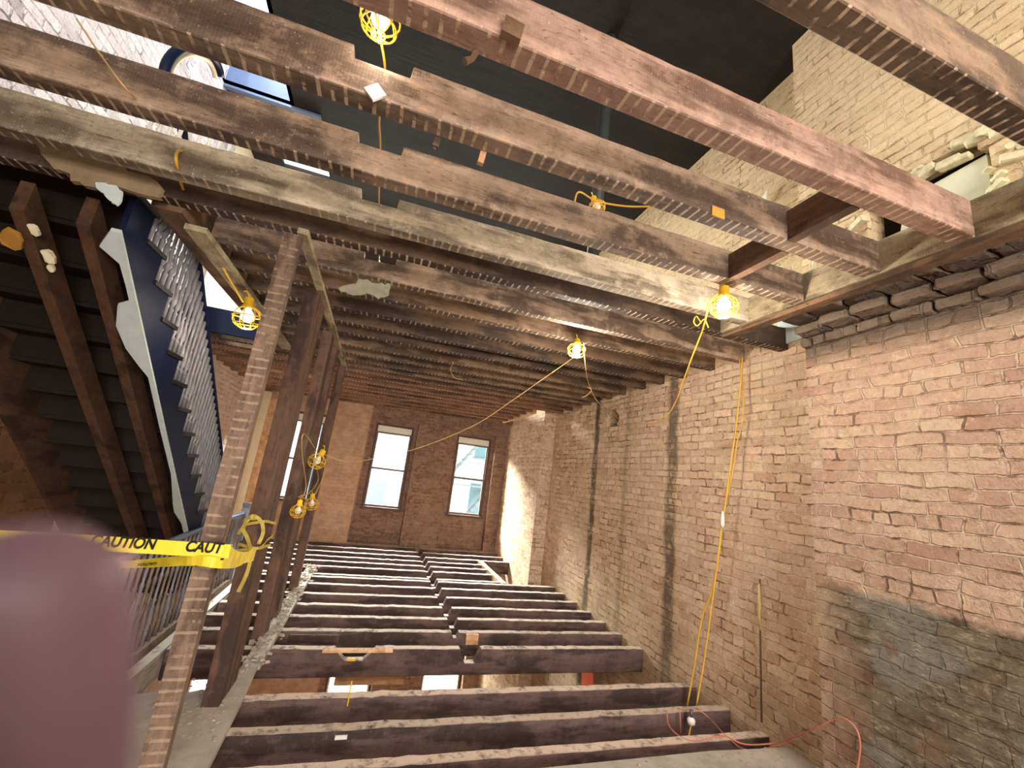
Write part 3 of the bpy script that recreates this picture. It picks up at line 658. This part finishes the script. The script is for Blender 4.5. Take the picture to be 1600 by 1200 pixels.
# guard rail round the stair opening in the floor
def ragged(pts, plane_ax, plane_v, th, mat, name, parent=None, seed=1):
    random.seed(seed); P3 = [at(a, b, plane_ax, plane_v) for a, b in pts]; out = []
    for i, p in enumerate(P3):
        q = P3[(i+1) % len(P3)]
        for k in range(4):
            v = p.lerp(q, k/4); amp = (q-p).length*.11; v = v+Vector([random.uniform(-amp, amp) if ax_ != plane_ax else 0 for ax_ in range(3)]); out.append(v)
    n = len(out); d = Vector((0, 0, 0)); d[plane_ax] = -th
    return MB().add(out+[v+d for v in out], [tuple(range(n)), tuple(range(2*n-1, n-1, -1))]+[(i, (i+1) % n, n+(i+1) % n, n+i) for i in range(n)]).build(name, mat, parent)
M_TORN = plain('tan_torn_plaster', srgb(150, 128, 100), .95, var=.3, bump=.6, scale=9)
ragged([(60, 226), (120, 232), (160, 252), (205, 268), (258, 300), (250, 312), (190, 300), (150, 300), (120, 286), (84, 262)], Y, 2.40, .03, M_TORN, 'torn_plaster', t, 3)
ragged([(150, 288), (182, 292), (196, 304), (184, 322), (172, 316), (160, 302)], Y, 2.36, .012, M_PLA, 'torn_plaster', t, 5)
tag(ragged([(530, 455), (560, 436), (592, 444), (612, 446), (606, 462), (592, 468), (580, 462), (545, 460)], Y, 2.85, .012, plain('greenish_plaster', srgb(158, 152, 128), .9, var=.3, scale=20), 'torn_plaster', None, 8), 'torn greenish plaster scrap hanging on the ceiling joists beside the stud partition', 'plaster')
g = thing('guard_railing', (-1.45, 4.7, FZ), 'balustrade with blue-grey handrail guarding the stair opening at left', 'railing')
MB().box(-1.475, -1.425, 3.25, 6.15, -.83, -.79).build('handrail', M_RAIL, g).modifiers.new('b', 'BEVEL').width = .012
MB().box(-1.487, -1.41, 3.60, 6.6, FZ-.06, FZ+.02).build('shoe_board', M_WHD, g)
for k in range(30):
    yy = 3.32+k*.097
    MB().lathe([(r, h) for r, h in bal_prof(.77, .012)], (-1.45, yy, FZ+.02), 8).build('baluster', M_BALB if k % 3 else M_BAL, g, smooth=True)
nw = MB(); nw.box(-1.485, -1.40, 6.16, 6.26, FZ, -.72); nw.box(-1.486, -1.39, 6.15, 6.27, -.72, -.69); nw.build('newel_post', M_BAL, g)
cp = MB(); cp.tube([(-1.45, 3.17, -.83), (-1.45, 3.20, -.815), (-1.45, 3.27, -.81)], [.02, .034, .03], 10); cp.build('handrail_end', M_NAVY, g, smooth=True)
# trimmer along the floor opening
tag(MB().box(-1.36, -1.285, 3.50, 6.44, FZ-.20, FZ+.004).build('stair_opening_trimmer', M_WGR), 'whitened trimmer beam along the stair opening in the floor', 'beam')
# navy landing fascia at the far end of the stair opening upstairs
tag(MB().box(L+.005, -1.41, 5.30, 5.36, 1.22, 1.50).build('landing_fascia', M_NAVY), 'navy painted fascia board at the far end of the stairwell overhead', 'board')
tag(MB().tube([(L+.05, 5.62, 1.55), (L+.05, 5.62, 3.6)], .03, 10).build('drain_pipe', M_SOCK, smooth=True), 'white pipe on the cream wall above the navy fascia', 'pipe')
# upper landing rail seen through the joists: arched handrail over white balusters
ur = thing('landing_railing', (-1.52, 2.6, 1.5), 'white balusters under a navy arched handrail glimpsed between the joists at top left', 'railing')
arc = [at(258+i*8.5, 0, 0, -1.5) for i in range(1)]
ctr = at(300, 125, X, -1.5)
pa = [at(300+44*math.cos(a), 122-50*math.sin(a), X, -1.5) for a in [math.pi*(.02+.96*i/20) for i in range(21)]]
MB().tube(pa, .026, 10).build('arched_handrail', M_NAVY, ur, smooth=True)
MB().tube([at(300+36*math.cos(a), 124-40*math.sin(a), X, -1.52) for a in [math.pi*(.02+.96*i/20) for i in range(21)]], .016, 8).build('arch_lining', M_PLC, ur, smooth=True)
for k in range(9):
    p = at(238+k*15, 188+k*5.2, X, -1.5); h = .55
    MB().lathe(bal_prof(.5, .014), (p[0], p[1], p[2]-.26), 8).build('baluster', M_SOCK, ur, smooth=True)

# ------------------------------------------------------------------ caged string lamps
def lamp(c, R_, ax, bulb, label, power=0, extra=None):
    c = Vector(c); ax = Vector(ax).normalized()      # ax: from socket to the cage's tip
    t = thing('caged_work_lamp', c-ax*R_*1.3, label, 'lamp', 'yellow caged work lamps on the string')
    u = ax.orthogonal().normalized(); v = ax.cross(u)
    MB().lathe([(R_*.28, 0), (R_*.34, R_*.1), (R_*.34, R_*.55), (R_*.42, R_*.6), (R_*.42, R_*.75), (R_*.25, R_*.8)], c-ax*R_*1.35, 14, ax).build('socket', M_YEL, t, smooth=True)
    b = bpy.data.meshes  # bulb
    MB().lathe([(R_*.18, 0), (R_*.2, R_*.15), (R_*.42, R_*.5), (R_*.46, R_*.72), (R_*.40, R_*.95), (R_*.2, R_*1.1), (R_*.02, R_*1.14)], c-ax*R_*.6, 14, ax).build('bulb', bulb, t, smooth=True)
    cg = MB(); wr = R_*.036
    prof_ = [(.42, -.62), (.80, -.35), (.98, .05), (.98, .35), (.80, .72), (.45, .95), (.12, 1.02)]
    for k in range(8):
        a = k*math.pi/4; d = u*math.cos(a)+v*math.sin(a)
        cg.tube([c+ax*h*R_+d*r*R_ for r, h in prof_], wr, 5)
    for r, h in ((.42, -.62), (.98, .05), (.86, .62), (.35, .98)):
        cg.tube([c+ax*h*R_+(u*math.cos(a)+v*math.sin(a))*r*R_ for a in [i*math.pi/12 for i in range(24)]], wr*1.2, 5, True)
    cg.build('wire_cage', M_YEL, t, smooth=True)
    hk = MB(); b0 = c-ax*R_*1.35
    hk.tube([b0, b0-ax*R_*.25+u*R_*.1, b0-ax*R_*.45+u*R_*.25, b0-ax*R_*.35+u*R_*.45], R_*.05, 6); hk.build('hook', M_YEL, t, smooth=True)
    if power:
        l = bpy.data.lights.new('bulb_light', 'POINT'); l.energy = power; l.color = (1, .90, .78); l.shadow_soft_size = .03
        lo = bpy.data.objects.new('bulb_light', l); col.objects.link(lo); lo.parent = t; lo.location = (c+ax*R_*1.25)-Vector(t['_o'])
    return t
def cord(pts, r, mat, label, k=8, name='cord', cat='cord', group=None):
    o = MB().tube(spline(pts, k), r, 6).build(name, mat, smooth=True)
    return tag(o, label, cat, group)
L1 = at(1131, 475, Y, 2.0); L1.z = min(L1.z, 1.19)
L1 = at(1131, 475, Z, 1.17)
lamp(L1, .082, (.10, .12, -1), M_BULBW, 'brightest caged lamp, hanging under the joists at right near the chimney breast', 22)
L2 = at(901, 545, Z, 1.16)
lamp(L2, .078, (-.15, -.35, -1), M_BULB, 'lit caged lamp hanging under the ceiling joists at the centre', 44)
L3 = at(387, 493, X, -1.10)
lamp(L3, .100, (.10, .15, -1), M_BULBD, 'lit caged lamp hanging beside the stair opening at left', 6)
L4 = at(496, 719, X, -.56)
lamp(L4, .085, (-.35, -.1, -1), M_BULBO, 'unlit caged lamp hanging on the partition studs, upper one', 0)
L5 = at(466, 797, X, -.57); lamp(L5, .065, (0, 0, -1), M_BULBO, 'lowest left caged lamp dangling against the middle studs')
L6 = at(487, 786, X, -.55); lamp(L6, .07, (.1, 0, -1), M_BULBO, 'caged lamp dangling against the farthest studs, beside the lowest one')
L7 = at(595, 27, Z, 1.50); lamp(L7, .068, (.05, .1, -1), M_BULB, 'lit caged lamp above the joists at the top of the view', 1.5)
L8 = at(932, 322, Z, 1.60); lamp(L8, .05, (.3, -.2, -1), M_BULBO, 'small unlit caged lamp lying above the joists, right of centre')
# work lamps added out of view, behind the photographer and upstairs, for more light
lamp((1.9, -1.5, 1.05), .08, (0, 0, -1), M_BULBW, 'added unseen caged lamp behind the photographer over the chimney breast side', 40)
lamp((-.5, -2.6, 1.0), .08, (0, 0, -1), M_BULBW, 'added unseen caged lamp behind the photographer on the stair side', 26)
lamp((1.9, -.4, 2.6), .08, (0, 0, -1), M_BULB, 'added caged lamp on the storey above, hidden behind the near joists', 26)
# cords
A = lambda px_, py_, ax_, v_: at(px_, py_, ax_, v_)
cord([L7-Vector((0, 0, .0)), (L7.x-.01, 1.20, 1.455), (-.235, 1.34, 1.43), (-.235, 1.42, 1.43), (-.25, 1.62, 1.425), (-.245, 1.79, 1.43), (-.245, 2.2, 1.41), (-.24, 2.5, 1.47), (-.24, 2.9, 1.42), (-.24, 3.05, 1.47)], .0045, M_CORD, 'yellow cord running through the joist notches below the top lamp', name='extension_cord')
tag(MB().box(-.262, -.21, 1.315, 1.326, 1.235, 1.29, (math.radians(45), 'Y')).build('plastic_tag', M_SOCK), 'white diamond shaped plastic tag on the grey-tan joist', 'tag')
wx = 2.93
cp_ = [A(1160, 558, X, 3.0), A(1157, 600, X, 2.98), A(1151, 660, X, 2.96), A(1141, 730, X, 2.95), A(1133, 790, X, 2.94), A(1128, 812, X, 2.94)]
cord(cp_, .007, M_CORD, 'yellow extension cord hanging down the party wall, upper doubled length', name='extension_cord')
cord([p+Vector((-.0, .035, 0)) for p in cp_[:1]]+[A(1162, 640, X, 3.0), A(1152, 690, X, 3.0), A(1145, 735, X, 2.97), A(1130, 800, X, 2.95)], .006, M_CORD, 'second yellow strand hanging beside the extension cord on the party wall', name='extension_cord')
cord([A(1128, 812, X, 2.94), A(1124, 860, X, 2.94), A(1112, 925, X, 2.93), A(1097, 965, X, 2.93), A(1085, 1040, X, 2.92), A(1074, 1102, X, 2.90)], .0075, M_CORD, 'left strand of the yellow cord reaching down to the floor joists', name='extension_cord')
cord([A(1128, 812, X, 2.935), A(1122, 870, X, 2.93), A(1114, 930, X, 2.93), A(1102, 1020, X, 2.92), A(1088, 1104, X, 2.90)], .0075, M_CORD, 'right strand of the yellow cord reaching down to the floor joists', name='extension_cord')
p = A(1129, 808, X, 2.93)
tag(MB().tube([p+Vector((0, 0, -.09)), p+Vector((0, 0, -.06)), p, p+Vector((0, 0, .05))], [.008, .018, .016, .006], 8).build('cord_connector', M_SOCK, smooth=True), 'white taped joint in the hanging yellow cord', 'connector')
p = A(1080, 1120, Y, 2.95)
cn = thing('plug_connector', p, 'white plug with a dark cap hanging under the yellow cord over the floor joists', 'plug')
MB().lathe([(.012, 0), (.028, .01), (.03, .035), (.02, .05)], p+Vector((0, 0, -.055)), 12).build('plug_body', M_SOCK, cn, smooth=True)
MB().lathe([(.010, 0), (.013, .01), (.012, .05)], p+Vector((0, 0, .0)), 10).build('plug_cap', M_GREYM, cn, smooth=True)
cord([p+Vector((0, 0, -.055)), A(1074, 1160, Y, 2.9), A(1064, 1195, Y, 2.85), A(1060, 1240, Y, 2.8)], .006, M_CORD, 'yellow cord tail hanging from the white plug', name='extension_cord')
# cord from the brightest lamp across to the wall
cord([L1+Vector((-.05, 0, .06)), A(1108, 472, Z, 1.2), A(1103, 495, Z, 1.16), A(1096, 520, Y, 2.25), A(1076, 572, Y, 2.5), A(1057, 625, Y, 2.9), A(1038, 655, Y, 3.2), A(1018, 662, Y, 3.5), A(998, 662, X, 3.0)], .006, M_CORD, 'yellow cord sagging from the brightest lamp to the party wall', name='extension_cord')
cord([A(1096, 505, Y, 2.15), A(1088, 494, Y, 2.15), A(1084, 503, Y, 2.15), A(1090, 509, Y, 2.15), A(1100, 499, Y, 2.15), A(1107, 512, Y, 2.15)], .004, M_CORD, 'small knot of yellow cord beside the brightest lamp', name='extension_cord')
# centre lamp cords
cord([L2+Vector((0, 0, -.05)), A(890, 563, Y, 3.6), A(840, 598, Y, 3.9), A(800, 626, Y, 4.1), A(742, 664, Y, 4.4), A(660, 698, Y, 4.6), A(600, 713, Y, 4.75), A(545, 722, Y, 4.9), L4+Vector((.03, 0, .07))], .005, M_CORDW, 'long cord sagging from the centre lamp across to the studs', name='extension_cord')
cord([A(912, 536, Z, 1.2), A(915, 575, Z, 1.1), A(920, 600, Y, 4.2), A(932, 625, Y, 4.5), A(950, 641, X, 2.98), A(968, 655, X, 3.02)], .005, M_CORDW, 'tan cord dropping from the centre lamp to the hole in the party wall', name='extension_cord')
cord([A(918, 605, Y, 4.1), A(924, 609, Y, 4.1), A(918, 617, Y, 4.1), A(909, 621, Y, 4.1)], .005, M_CORDW, 'short curled cord end near the hole in the wall', name='extension_cord')
cord([A(938, 627, X, 2.95), A(950, 626, X, 2.95), A(968, 620, X, 2.95)], .004, M_SOCK, 'white wire end over the hole in the wall', name='wire_end')
cord([A(708, 566, Z, 1.22), A(704, 578, Z, 1.18), A(710, 590, Z, 1.2), A(722, 593, Z, 1.21)], .004, M_CORDW, 'short bent wire hanging from the ceiling joists at the centre', name='wire_end')
# left lamp cords
cord([A(284, 236, Y, 2.15), A(277, 238, Y, 2.12), A(276, 258, Y, 2.12), A(290, 305, Y, 2.5), A(322, 365, Y, 2.9), A(352, 425, Y, 3.1), A(380, 472, X, -1.12)], .007, M_CORD, 'yellow cord from the pale joist down to the lamp beside the stair opening', name='extension_cord')
cord([A(120, 30, Y, 1.74), A(160, 90, Y, 1.70), A(200, 142, Y, 1.68), A(243, 183, Y, 2.1)], .0035, M_CORDW, 'thin cord slanting between joists at the top left', name='extension_cord')
cord([A(418, 462, X, -1.22), A(412, 490, X, -1.22), A(401, 530, X, -1.22), A(386, 580, X, -1.22), A(376, 635, X, -1.22), A(366, 680, X, -1.22), A(358, 702, X, -1.22), A(348, 716, X, -1.22)], .007, M_BLK, 'black cable hanging between the stair and the nearest stud', name='black_cable')
cord([L4+Vector((-.02, -.05, .09)), A(475, 678, X, -.57), A(472, 710, X, -.57), A(478, 760, X, -.57), L5+Vector((0, 0, .06))], .004, M_CORDW, 'tan cord loop linking the two left lamps on the studs', name='extension_cord')
cord([L4+Vector((0, -.02, -.05)), A(497, 750, X, -.56), A(484, 770, X, -.56), A(470, 775, X, -.56), A(488, 778, X, -.55), A(505, 745, X, -.55), A(508, 728, X, -.56)], .004, M_CORD, 'yellow cord looped below the upper lamp on the studs', name='extension_cord')
# red cords over the floor joists
cord([A(1042, 1110, Z, FZ+.02), A(1046, 1135, Z, FZ+.0), A(1070, 1155, Y, 2.72), A(1095, 1157, Y, 2.68), A(1130, 1150, Y, 2.66), A(1165, 1163, Y, 2.6), A(1215, 1160, Y, 2.5), A(1265, 1142, X, 2.78), A(1310, 1122, X, 2.77), A(1335, 1135, X, 2.77), A(1344, 1165, X, 2.77), A(1338, 1210, X, 2.77)], .0048, M_CORDR, 'dusty red extension cord looping over the joist ends to the chimney breast', name='extension_cord')
cord([A(1058, 1107, Z, FZ+.02), A(1090, 1110, Y, 3.0), A(1108, 1122, Y, 2.95), A(1135, 1150, Y, 2.72), A(1170, 1172, Y, 2.6), A(1235, 1160, Y, 2.5), A(1262, 1155, Y, 2.45), A(1300, 1185, Y, 2.3), A(1330, 1215, Y, 2.2)], .004, M_CORDR, 'second dusty red cord crossing the bottom planks', name='extension_cord')
cord([A(1062, 1108, Y, 3.0), A(1063, 1125, Y, 2.98), A(1064, 1145, Y, 2.98)], .004, M_CORDR, 'short red cord end hanging over a floor joist', name='extension_cord')
# rod on the wall
tag(MB().tube([A(1187, 905, X, 3.04), A(1188, 1000, X, 3.04), A(1190, 1128, X, 3.04)], .007, 8).build('conduit', M_ROD, smooth=True), 'thin rusty conduit running down the party wall near the corner', 'conduit')
tag(MB().tube([A(1186, 912, X, 3.03), A(1187, 945, X, 3.025), A(1186, 960, X, 3.02), A(1188, 985, X, 3.03)], [.007, .011, .012, .007], 7).build('tape_wrap', plain('aged_tape', srgb(214, 184, 120), .8), smooth=True), 'yellowed tape wrapped round the top of the rusty conduit', 'tape')
# pipe above the joists
tag(MB().tube([(1.35, 2.70, 1.48), (1.35, 2.70, 4.05)], .05, 12).build('grey_pipe', plain('dark_grey_pipe', srgb(52, 56, 54), .5), smooth=True), 'short dark grey pipe standing above the joists right of centre', 'pipe')
cord([A(897, 318, Z, 1.55), A(905, 300, Z, 1.6), A(932, 314, Z, 1.62), A(975, 322, Z, 1.62), A(1020, 323, Z, 1.62)], .005, M_CORD, 'yellow cord over the joists leading to the small unlit lamp', name='extension_cord')
# wooden stubs hanging from joists
for (px_, py_, m, lb) in ((684, 214, M_WBR, 'small wooden stub hanging under the grey-tan joist, left one'), (754, 240, M_WLT, 'small wooden stub hanging under the grey-tan joist, right one')):
    p = at(px_, py_, Y, 1.42); tag(MB().box(p.x-.012, p.x+.012, p.y-.01, p.y+.01, p.z-.05, 1.27, (.1, 'Y')).build('wooden_stub', m), lb, 'stub')
p = at(738, 92, Y, 1.045); tag(MB().tube([Vector((p.x+.01, 1.03, 1.265)), p, p+Vector((-.02, 0, -.02))], [.01, .009, .012], 6).build('bent_nail', M_ROD), 'rusty bent hook under the pink joist', 'hook')
p = at(797, 66, Y, .955); tag(MB().box(p.x-.03, p.x+.03, .935, .96, 1.25, 1.31, (.1, 'Y')).build('wooden_block', M_WHD), 'small rough wooden block on the lower edge of the pink joist', 'block')
p = at(1122, 332, Y, 1.325)
tag(MB().box(p.x-.035, p.x+.035, 1.322, 1.328, p.z-.025, p.z+.025).build('paper_label', plain('orange_label', srgb(226, 160, 70), .8, var=.3, scale=40)), 'worn orange paper label on the grey-tan joist near the header', 'label')
p = at(1196, 312, X, W-.05)
tag(MB().prism([(p.y, p.z-.05), (p.y+.10, p.z+.0), (p.y-.02, p.z+.10)], 0, p.x, p.x+.012).build('paper_scrap', M_SOCK), 'white triangular scrap on the upper wall behind the joists', 'paper')
# orange sheet below, hanging at the wall of the lower storey
tag(MB().prism([(4.95, -2.6), (5.25, -2.6), (5.28, -2.1), (5.0, -2.12)], 0, 2.96, 2.97).build('orange_sheet', M_ORG), 'orange plastic sheet in the storey below, seen between floor joists', 'sheet')
# white fluorescent-like tubes seen on the joists below: short pale clips
for (px_, py_, y_, lb) in ((533, 1151, 3.02, 'white clip on the face of a floor joist below the bright lower window'), (549, 1030, 4.185, 'yellowish clip in the notch of the notched floor joist')):
    p = at(px_, py_, Y, y_); tag(MB().box(p.x-.035, p.x+.035, y_-.012, y_-.001, p.z-.010, p.z+.010).build('plastic_clip', M_SOCK if y_ < 4 else M_YEL), lb, 'clip')
p = at(545, 1090, Y, 3.39)
tag(MB().tube([p+Vector((0, 0, .1)), p, p+Vector((0, 0, -.05))], .005, 6).build('yellow_strap', M_YEL), 'yellow strap end hanging at the floor joist before the bright lower window', 'strap')

# ------------------------------------------------------------------ caution tape
def text_mesh(txt, size, shear=.18):
    cu = bpy.data.curves.new('t', 'FONT'); cu.body = txt; cu.size = size; cu.shear = shear; cu.offset = size*.035; cu.align_x = 'CENTER'; cu.align_y = 'CENTER'
    ob = bpy.data.objects.new('t', cu); col.objects.link(ob)
    bpy.context.view_layer.update()
    me = bpy.data.meshes.new_from_object(ob.evaluated_get(bpy.context.evaluated_depsgraph_get()))
    vs = [v.co.copy() for v in me.vertices]; fs = [tuple(p.vertices) for p in me.polygons]
    bpy.data.objects.remove(ob); bpy.data.curves.remove(cu); bpy.data.meshes.remove(me)
    return vs, fs
def strip(pts, wid, up, mat, name, parent=None, tw=None, k=10):
    """ribbon along a spline; up = width direction(s)"""
    P = spline(pts, k); m = len(P); mb = MB(); fr = []
    for i, p in enumerate(P):
        t = i/(m-1); a = up[min(int(t*(len(up)-1)), len(up)-2)] if len(up) > 1 else up[0]; b = up[min(int(t*(len(up)-1))+1, len(up)-1)]
        f_ = t*(len(up)-1)-min(int(t*(len(up)-1)), len(up)-2) if len(up) > 1 else 0
        u = (Vector(a).lerp(Vector(b), f_)).normalized(); d = (P[min(i+1, m-1)]-P[max(i-1, 0)]).normalized(); u = (u-d*u.dot(d)).normalized()
        nrm = d.cross(u); fr.append((p, u, nrm))
        crease = .002*math.sin(i*1.7)
        for (s1, s2) in ((-.5, -1), (.5, -1), (.5, 1), (-.5, 1)): mb.v.append(p+u*wid*s1+nrm*(.0004*s2+crease))
    for i in range(m-1):
        for q in range(4): mb.f.append((i*4+q, i*4+(q+1) % 4, i*4+4+(q+1) % 4, i*4+4+q))
    mb.f += [(0, 1, 2, 3), ((m-1)*4+3, (m-1)*4+2, (m-1)*4+1, (m-1)*4)]
    return mb, fr
def lettering(txt, cx, cz_, yfun, wfun, h, parent, flip=False, ang=0.0):
    """letters laid on the tape plane; (cx, cz_) centre, yfun(x) depth of the tape at x"""
    vs, fs = text_mesh(txt, h); out = []
    for v in vs:
        a, b = v.x*wfun, v.y
        if flip: a, b = -a, -b
        out.append(Vector((cx+a, 0, cz_+b+ang*a)))
    for o_ in out: o_.y = yfun(o_.x)-.0035
    mb = MB(); mb.add(out, fs); mb.build('lettering', M_INK, parent)
tp1 = thing('caution_tape', (-1.2, 2.4, -.6), 'upper strip of yellow CAUTION tape stretched left from the nearest stud', 'tape', 'caution tape strips')
yl = 2.38
s0, s1 = at(60, 843, Y, yl), at(348, 861, Y, yl)
mb, fr = strip([Vector((L+.03, 2.2, s0.z-.01)), Vector((-1.6, 2.33, s0.z)), s0, s0.lerp(s1, .5), s1, Vector((-.60, 2.42, s1.z-.01)), at(372, 872, X, -.60), at(398, 868, X, -.60)], .062, [(0, 0, 1)], M_TAPE, 't')
mb.build('tape_band', M_TAPE, tp1)
sl = (s1.z-s0.z)/(s1.x-s0.x)
for (pxc, txt, wf) in ((194, 'CAUTION', .80), (319, 'CAUT', .84)):
    q = at(pxc, 848+(pxc-194)*.062, Y, yl); lettering(txt, q.x, q.z+.002, lambda x: yl-.004, wf, .066, tp1, ang=sl)
tp2 = thing('caution_tape', (-1.1, 2.6, -.7), 'lower twisted strip of CAUTION tape tied to the handrail end', 'tape', 'caution tape strips')
h0 = at(152, 885, X, -1.41); q1 = at(300, 876, Y, 2.39); q2 = at(346, 880, Y, 2.385)
mb, fr = strip([h0, h0.lerp(q1, .5), q1, q2, at(375, 878, X, -.60), at(395, 862, X, -.60)], .045, [(0, -.7, .35), (0, 0, 1), (0, 0, 1)], M_TAPE, 't'); mb.build('tape_band', M_TAPE, tp2)
q = at(240, 878, Y, 2.70); 
q = at(327, 879, Y, 2.38); lettering('AUT', q.x, q.z, lambda x: 2.378, .9, .056, tp2)
q = at(240, 877, Y, 2.72); 
vs, fs = text_mesh('CAUTION', .045)
mb = MB(); e = (q1-h0).normalized(); mb.add([h0.lerp(q1, .60)+e*(-v.x)+Vector((0, -.012, .42))*(-v.y*.9)+Vector((0, -.02, -.0)) for v in vs], fs); mb.build('lettering', M_INK, tp2)
lp = MB(); ring = []
c = h0+Vector((0, -.01, -.01))
mb, fr = strip([at(158, 872, X, -1.40), at(140, 876, X, -1.42), at(140, 872, X, -1.45), at(156, 875, X, -1.38), at(165, 885, X, -1.38), at(160, 897, X, -1.38), at(148, 904, X, -1.38)], .03, [(.3, 0, 1), (1, 0, .3)], M_TAPE, 't', k=6); mb.build('tape_knot', M_TAPE, tp2)
tp3 = thing('caution_tape', (-.7, 3.4, -.8), 'bunched CAUTION tape wound around the second stud with a torn hanging end', 'tape', 'caution tape strips')
for zc, dz in ((-.50, .03), (-.62, -.02), (-.66, .02)):
    rg = [Vector((-.75, 3.235, zc)), Vector((-.63, 3.235, zc+dz)), Vector((-.622, 3.42, zc)), Vector((-.625, 3.61, zc-dz)), Vector((-.75, 3.6, zc)), Vector((-.75, 3.235, zc))]
    mb, fr = strip(rg, .018, [(0, .1, 1)], M_TAPE, 't', k=5); mb.build('tape_wrap', M_TAPED, tp3)
mb, fr = strip([at(380, 815, Y, 3.22), at(395, 806, Y, 3.20), at(408, 815, Y, 3.20), at(411, 832, Y, 3.21), at(404, 850, Y, 3.22)], .022, [(.4, 0, 1), (1, 0, .2)], M_TAPE, 't', k=6); mb.build('tape_loop', M_TAPED, tp3)
mb, fr = strip([at(378, 825, Y, 3.22), at(386, 840, Y, 3.19), at(392, 865, Y, 3.21), at(386, 895, Y, 3.20), at(372, 925, Y, 3.22)], .022, [(1, 0, 0), (1, 0, .3)], M_TAPE, 't', k=6); mb.build('torn_end', M_TAPED, tp3)
mb, fr = strip([at(372, 835, Y, 3.22), at(388, 812, Y, 3.21), at(400, 810, Y, 3.21)], .022, [(0, 0, 1)], M_TAPE, 't', k=6); mb.build('tape_loop', M_TAPED, tp3)

# ------------------------------------------------------------------ the photographer's finger before the lens
def C(x, y, z): return Vector([r_[i]*x+d_[i]*y+b_[i]*z for i in range(3)])      # lens-side measurements in metres: right, down, ahead
hand = thing('photographer_hand', C(-.06, .12, .02), 'pink blurred fingertip close before the camera at the lower left', 'hand')
dz_ = .047
def fc(px_, py_, z): return C((px_-800)/FPX*z, (py_-600)/FPX*z, z)
fing = [(fc(40, 925, dz_)), fc(35, 1000, dz_), fc(30, 1100, dz_+.001), fc(20, 1260, dz_+.001), fc(5, 1500, dz_-.001), fc(-20, 1800, dz_-.006), fc(-60, 2250, dz_-.014)]
def limb(mb, pts, rs, n=20, tip=True):
    P = [Vector(p) for p in pts]
    if tip:
        d = (P[0]-P[1]).normalized(); r = rs[0]
        ex = [(P[0]+d*r*math.sin(a), r*math.cos(a)) for a in [math.pi/2*.97, 1.3, 1.1, .9, .7, .5, .25]]
        P = [e[0] for e in ex]+P; rs = [e[1] for e in ex]+list(rs)
    return P, rs
# one continuous surface: skin modifier over the hand's skeleton
wrist = C(-.125, .205, -.045); palm = C(-.095, .165, -.02)
sk_v = [palm, wrist, C(-.15, .29, -.09)]; sk_r = [.030, .026, .030]; sk_e = [(0, 1), (1, 2)]
def chain(root, pts, rs):
    prev = root
    for p, r in zip(pts, rs):
        sk_v.append(Vector(p)); sk_r.append(r); sk_e.append((prev, len(sk_v)-1)); prev = len(sk_v)-1
    return prev
for k in range(3):          # curled fingers behind the phone side
    b = C(-.095-.019*(k+1)*.9, .128+.006*k, .004-.004*k)
    chain(0, [b, b+C(.008, -.030, .016), b+C(.030, -.040, .010), b+C(.040, -.026, -.002)], [.011, .0095, .0088, .0072])
chain(0, [C(-.062, .168, -.030), C(-.040, .150, -.030), C(-.022, .132, -.026)], [.013, .0115, .009])
me = bpy.data.meshes.new('hand_skin'); off = Vector(hand['_o'])
me.from_pydata([tuple(v-off) for v in sk_v], sk_e, [])
ho = bpy.data.objects.new('hand_skin', me); col.objects.link(ho); ho.parent = hand; me.materials.append(M_SKIN)
ho.modifiers.new('skin', 'SKIN')
for i, v in enumerate(me.skin_vertices[0].data): v.radius = (sk_r[i]*.98, sk_r[i]*.98); v.use_root = (i == 0)
ss = ho.modifiers.new('sub', 'SUBSURF'); ss.levels = ss.render_levels = 3
ho.modifiers['skin'].use_smooth_shade = True
fpts, frs = limb(None, [fc(22, 958, dz_), fc(22, 1010, dz_), fc(24, 1080, dz_), fc(24, 1180, dz_), fc(18, 1320, dz_), fc(0, 1600, dz_), fc(-40, 2000, .042), C(-.078, .128, .008), C(-.090, .155, -.014)],
                 [.0100, .0103, .0104, .0103, .0100, .0100, .0104, .0118, .014])
MB().tube(fpts, frs, 28).build('index_finger', M_SKIN, hand, smooth=True)
# the phone in that hand, just behind the lens
ph = thing('phone', C(-.06, .04, -.012), 'black phone held by the photographer right behind the lens', 'phone')
m3 = Matrix([[r_[i], d_[i], b_[i]] for i in range(3)])
def cbox(x0, x1, y0, y1, z0, z1):
    mb = MB().box(x0, x1, y0, y1, z0, z1); mb.v = [C(*v) for v in mb.v]; return mb
o = cbox(-.135, .014, -.014, .062, -.013, -.005).build('phone_body', M_GUT, ph); o.modifiers.new('b', 'BEVEL').width = .003
cbox(-.132, .011, -.011, .059, -.0142, -.0131).build('screen', M_NAVY, ph)
# nail on the far side of the fingertip
nl = MB(); q0 = fc(22, 985, dz_)
for i in range(7):
    for j in range(7):
        a = (i/6-.5)*1.5; h = (j/6-.5)*.011
        nl.v.append(q0+C(math.sin(a)*.0098, h*1.0, math.cos(a)*.0101))
for i in range(6):
    for j in range(6): nl.f.append((i*7+j, i*7+j+1, i*7+j+8, i*7+j+7))
no = nl.build('fingernail', M_NAIL, hand, smooth=True); no.modifiers.new('s', 'SOLIDIFY').thickness = .0005

for o in bpy.data.objects:
    if '_o' in o: del o['_o']
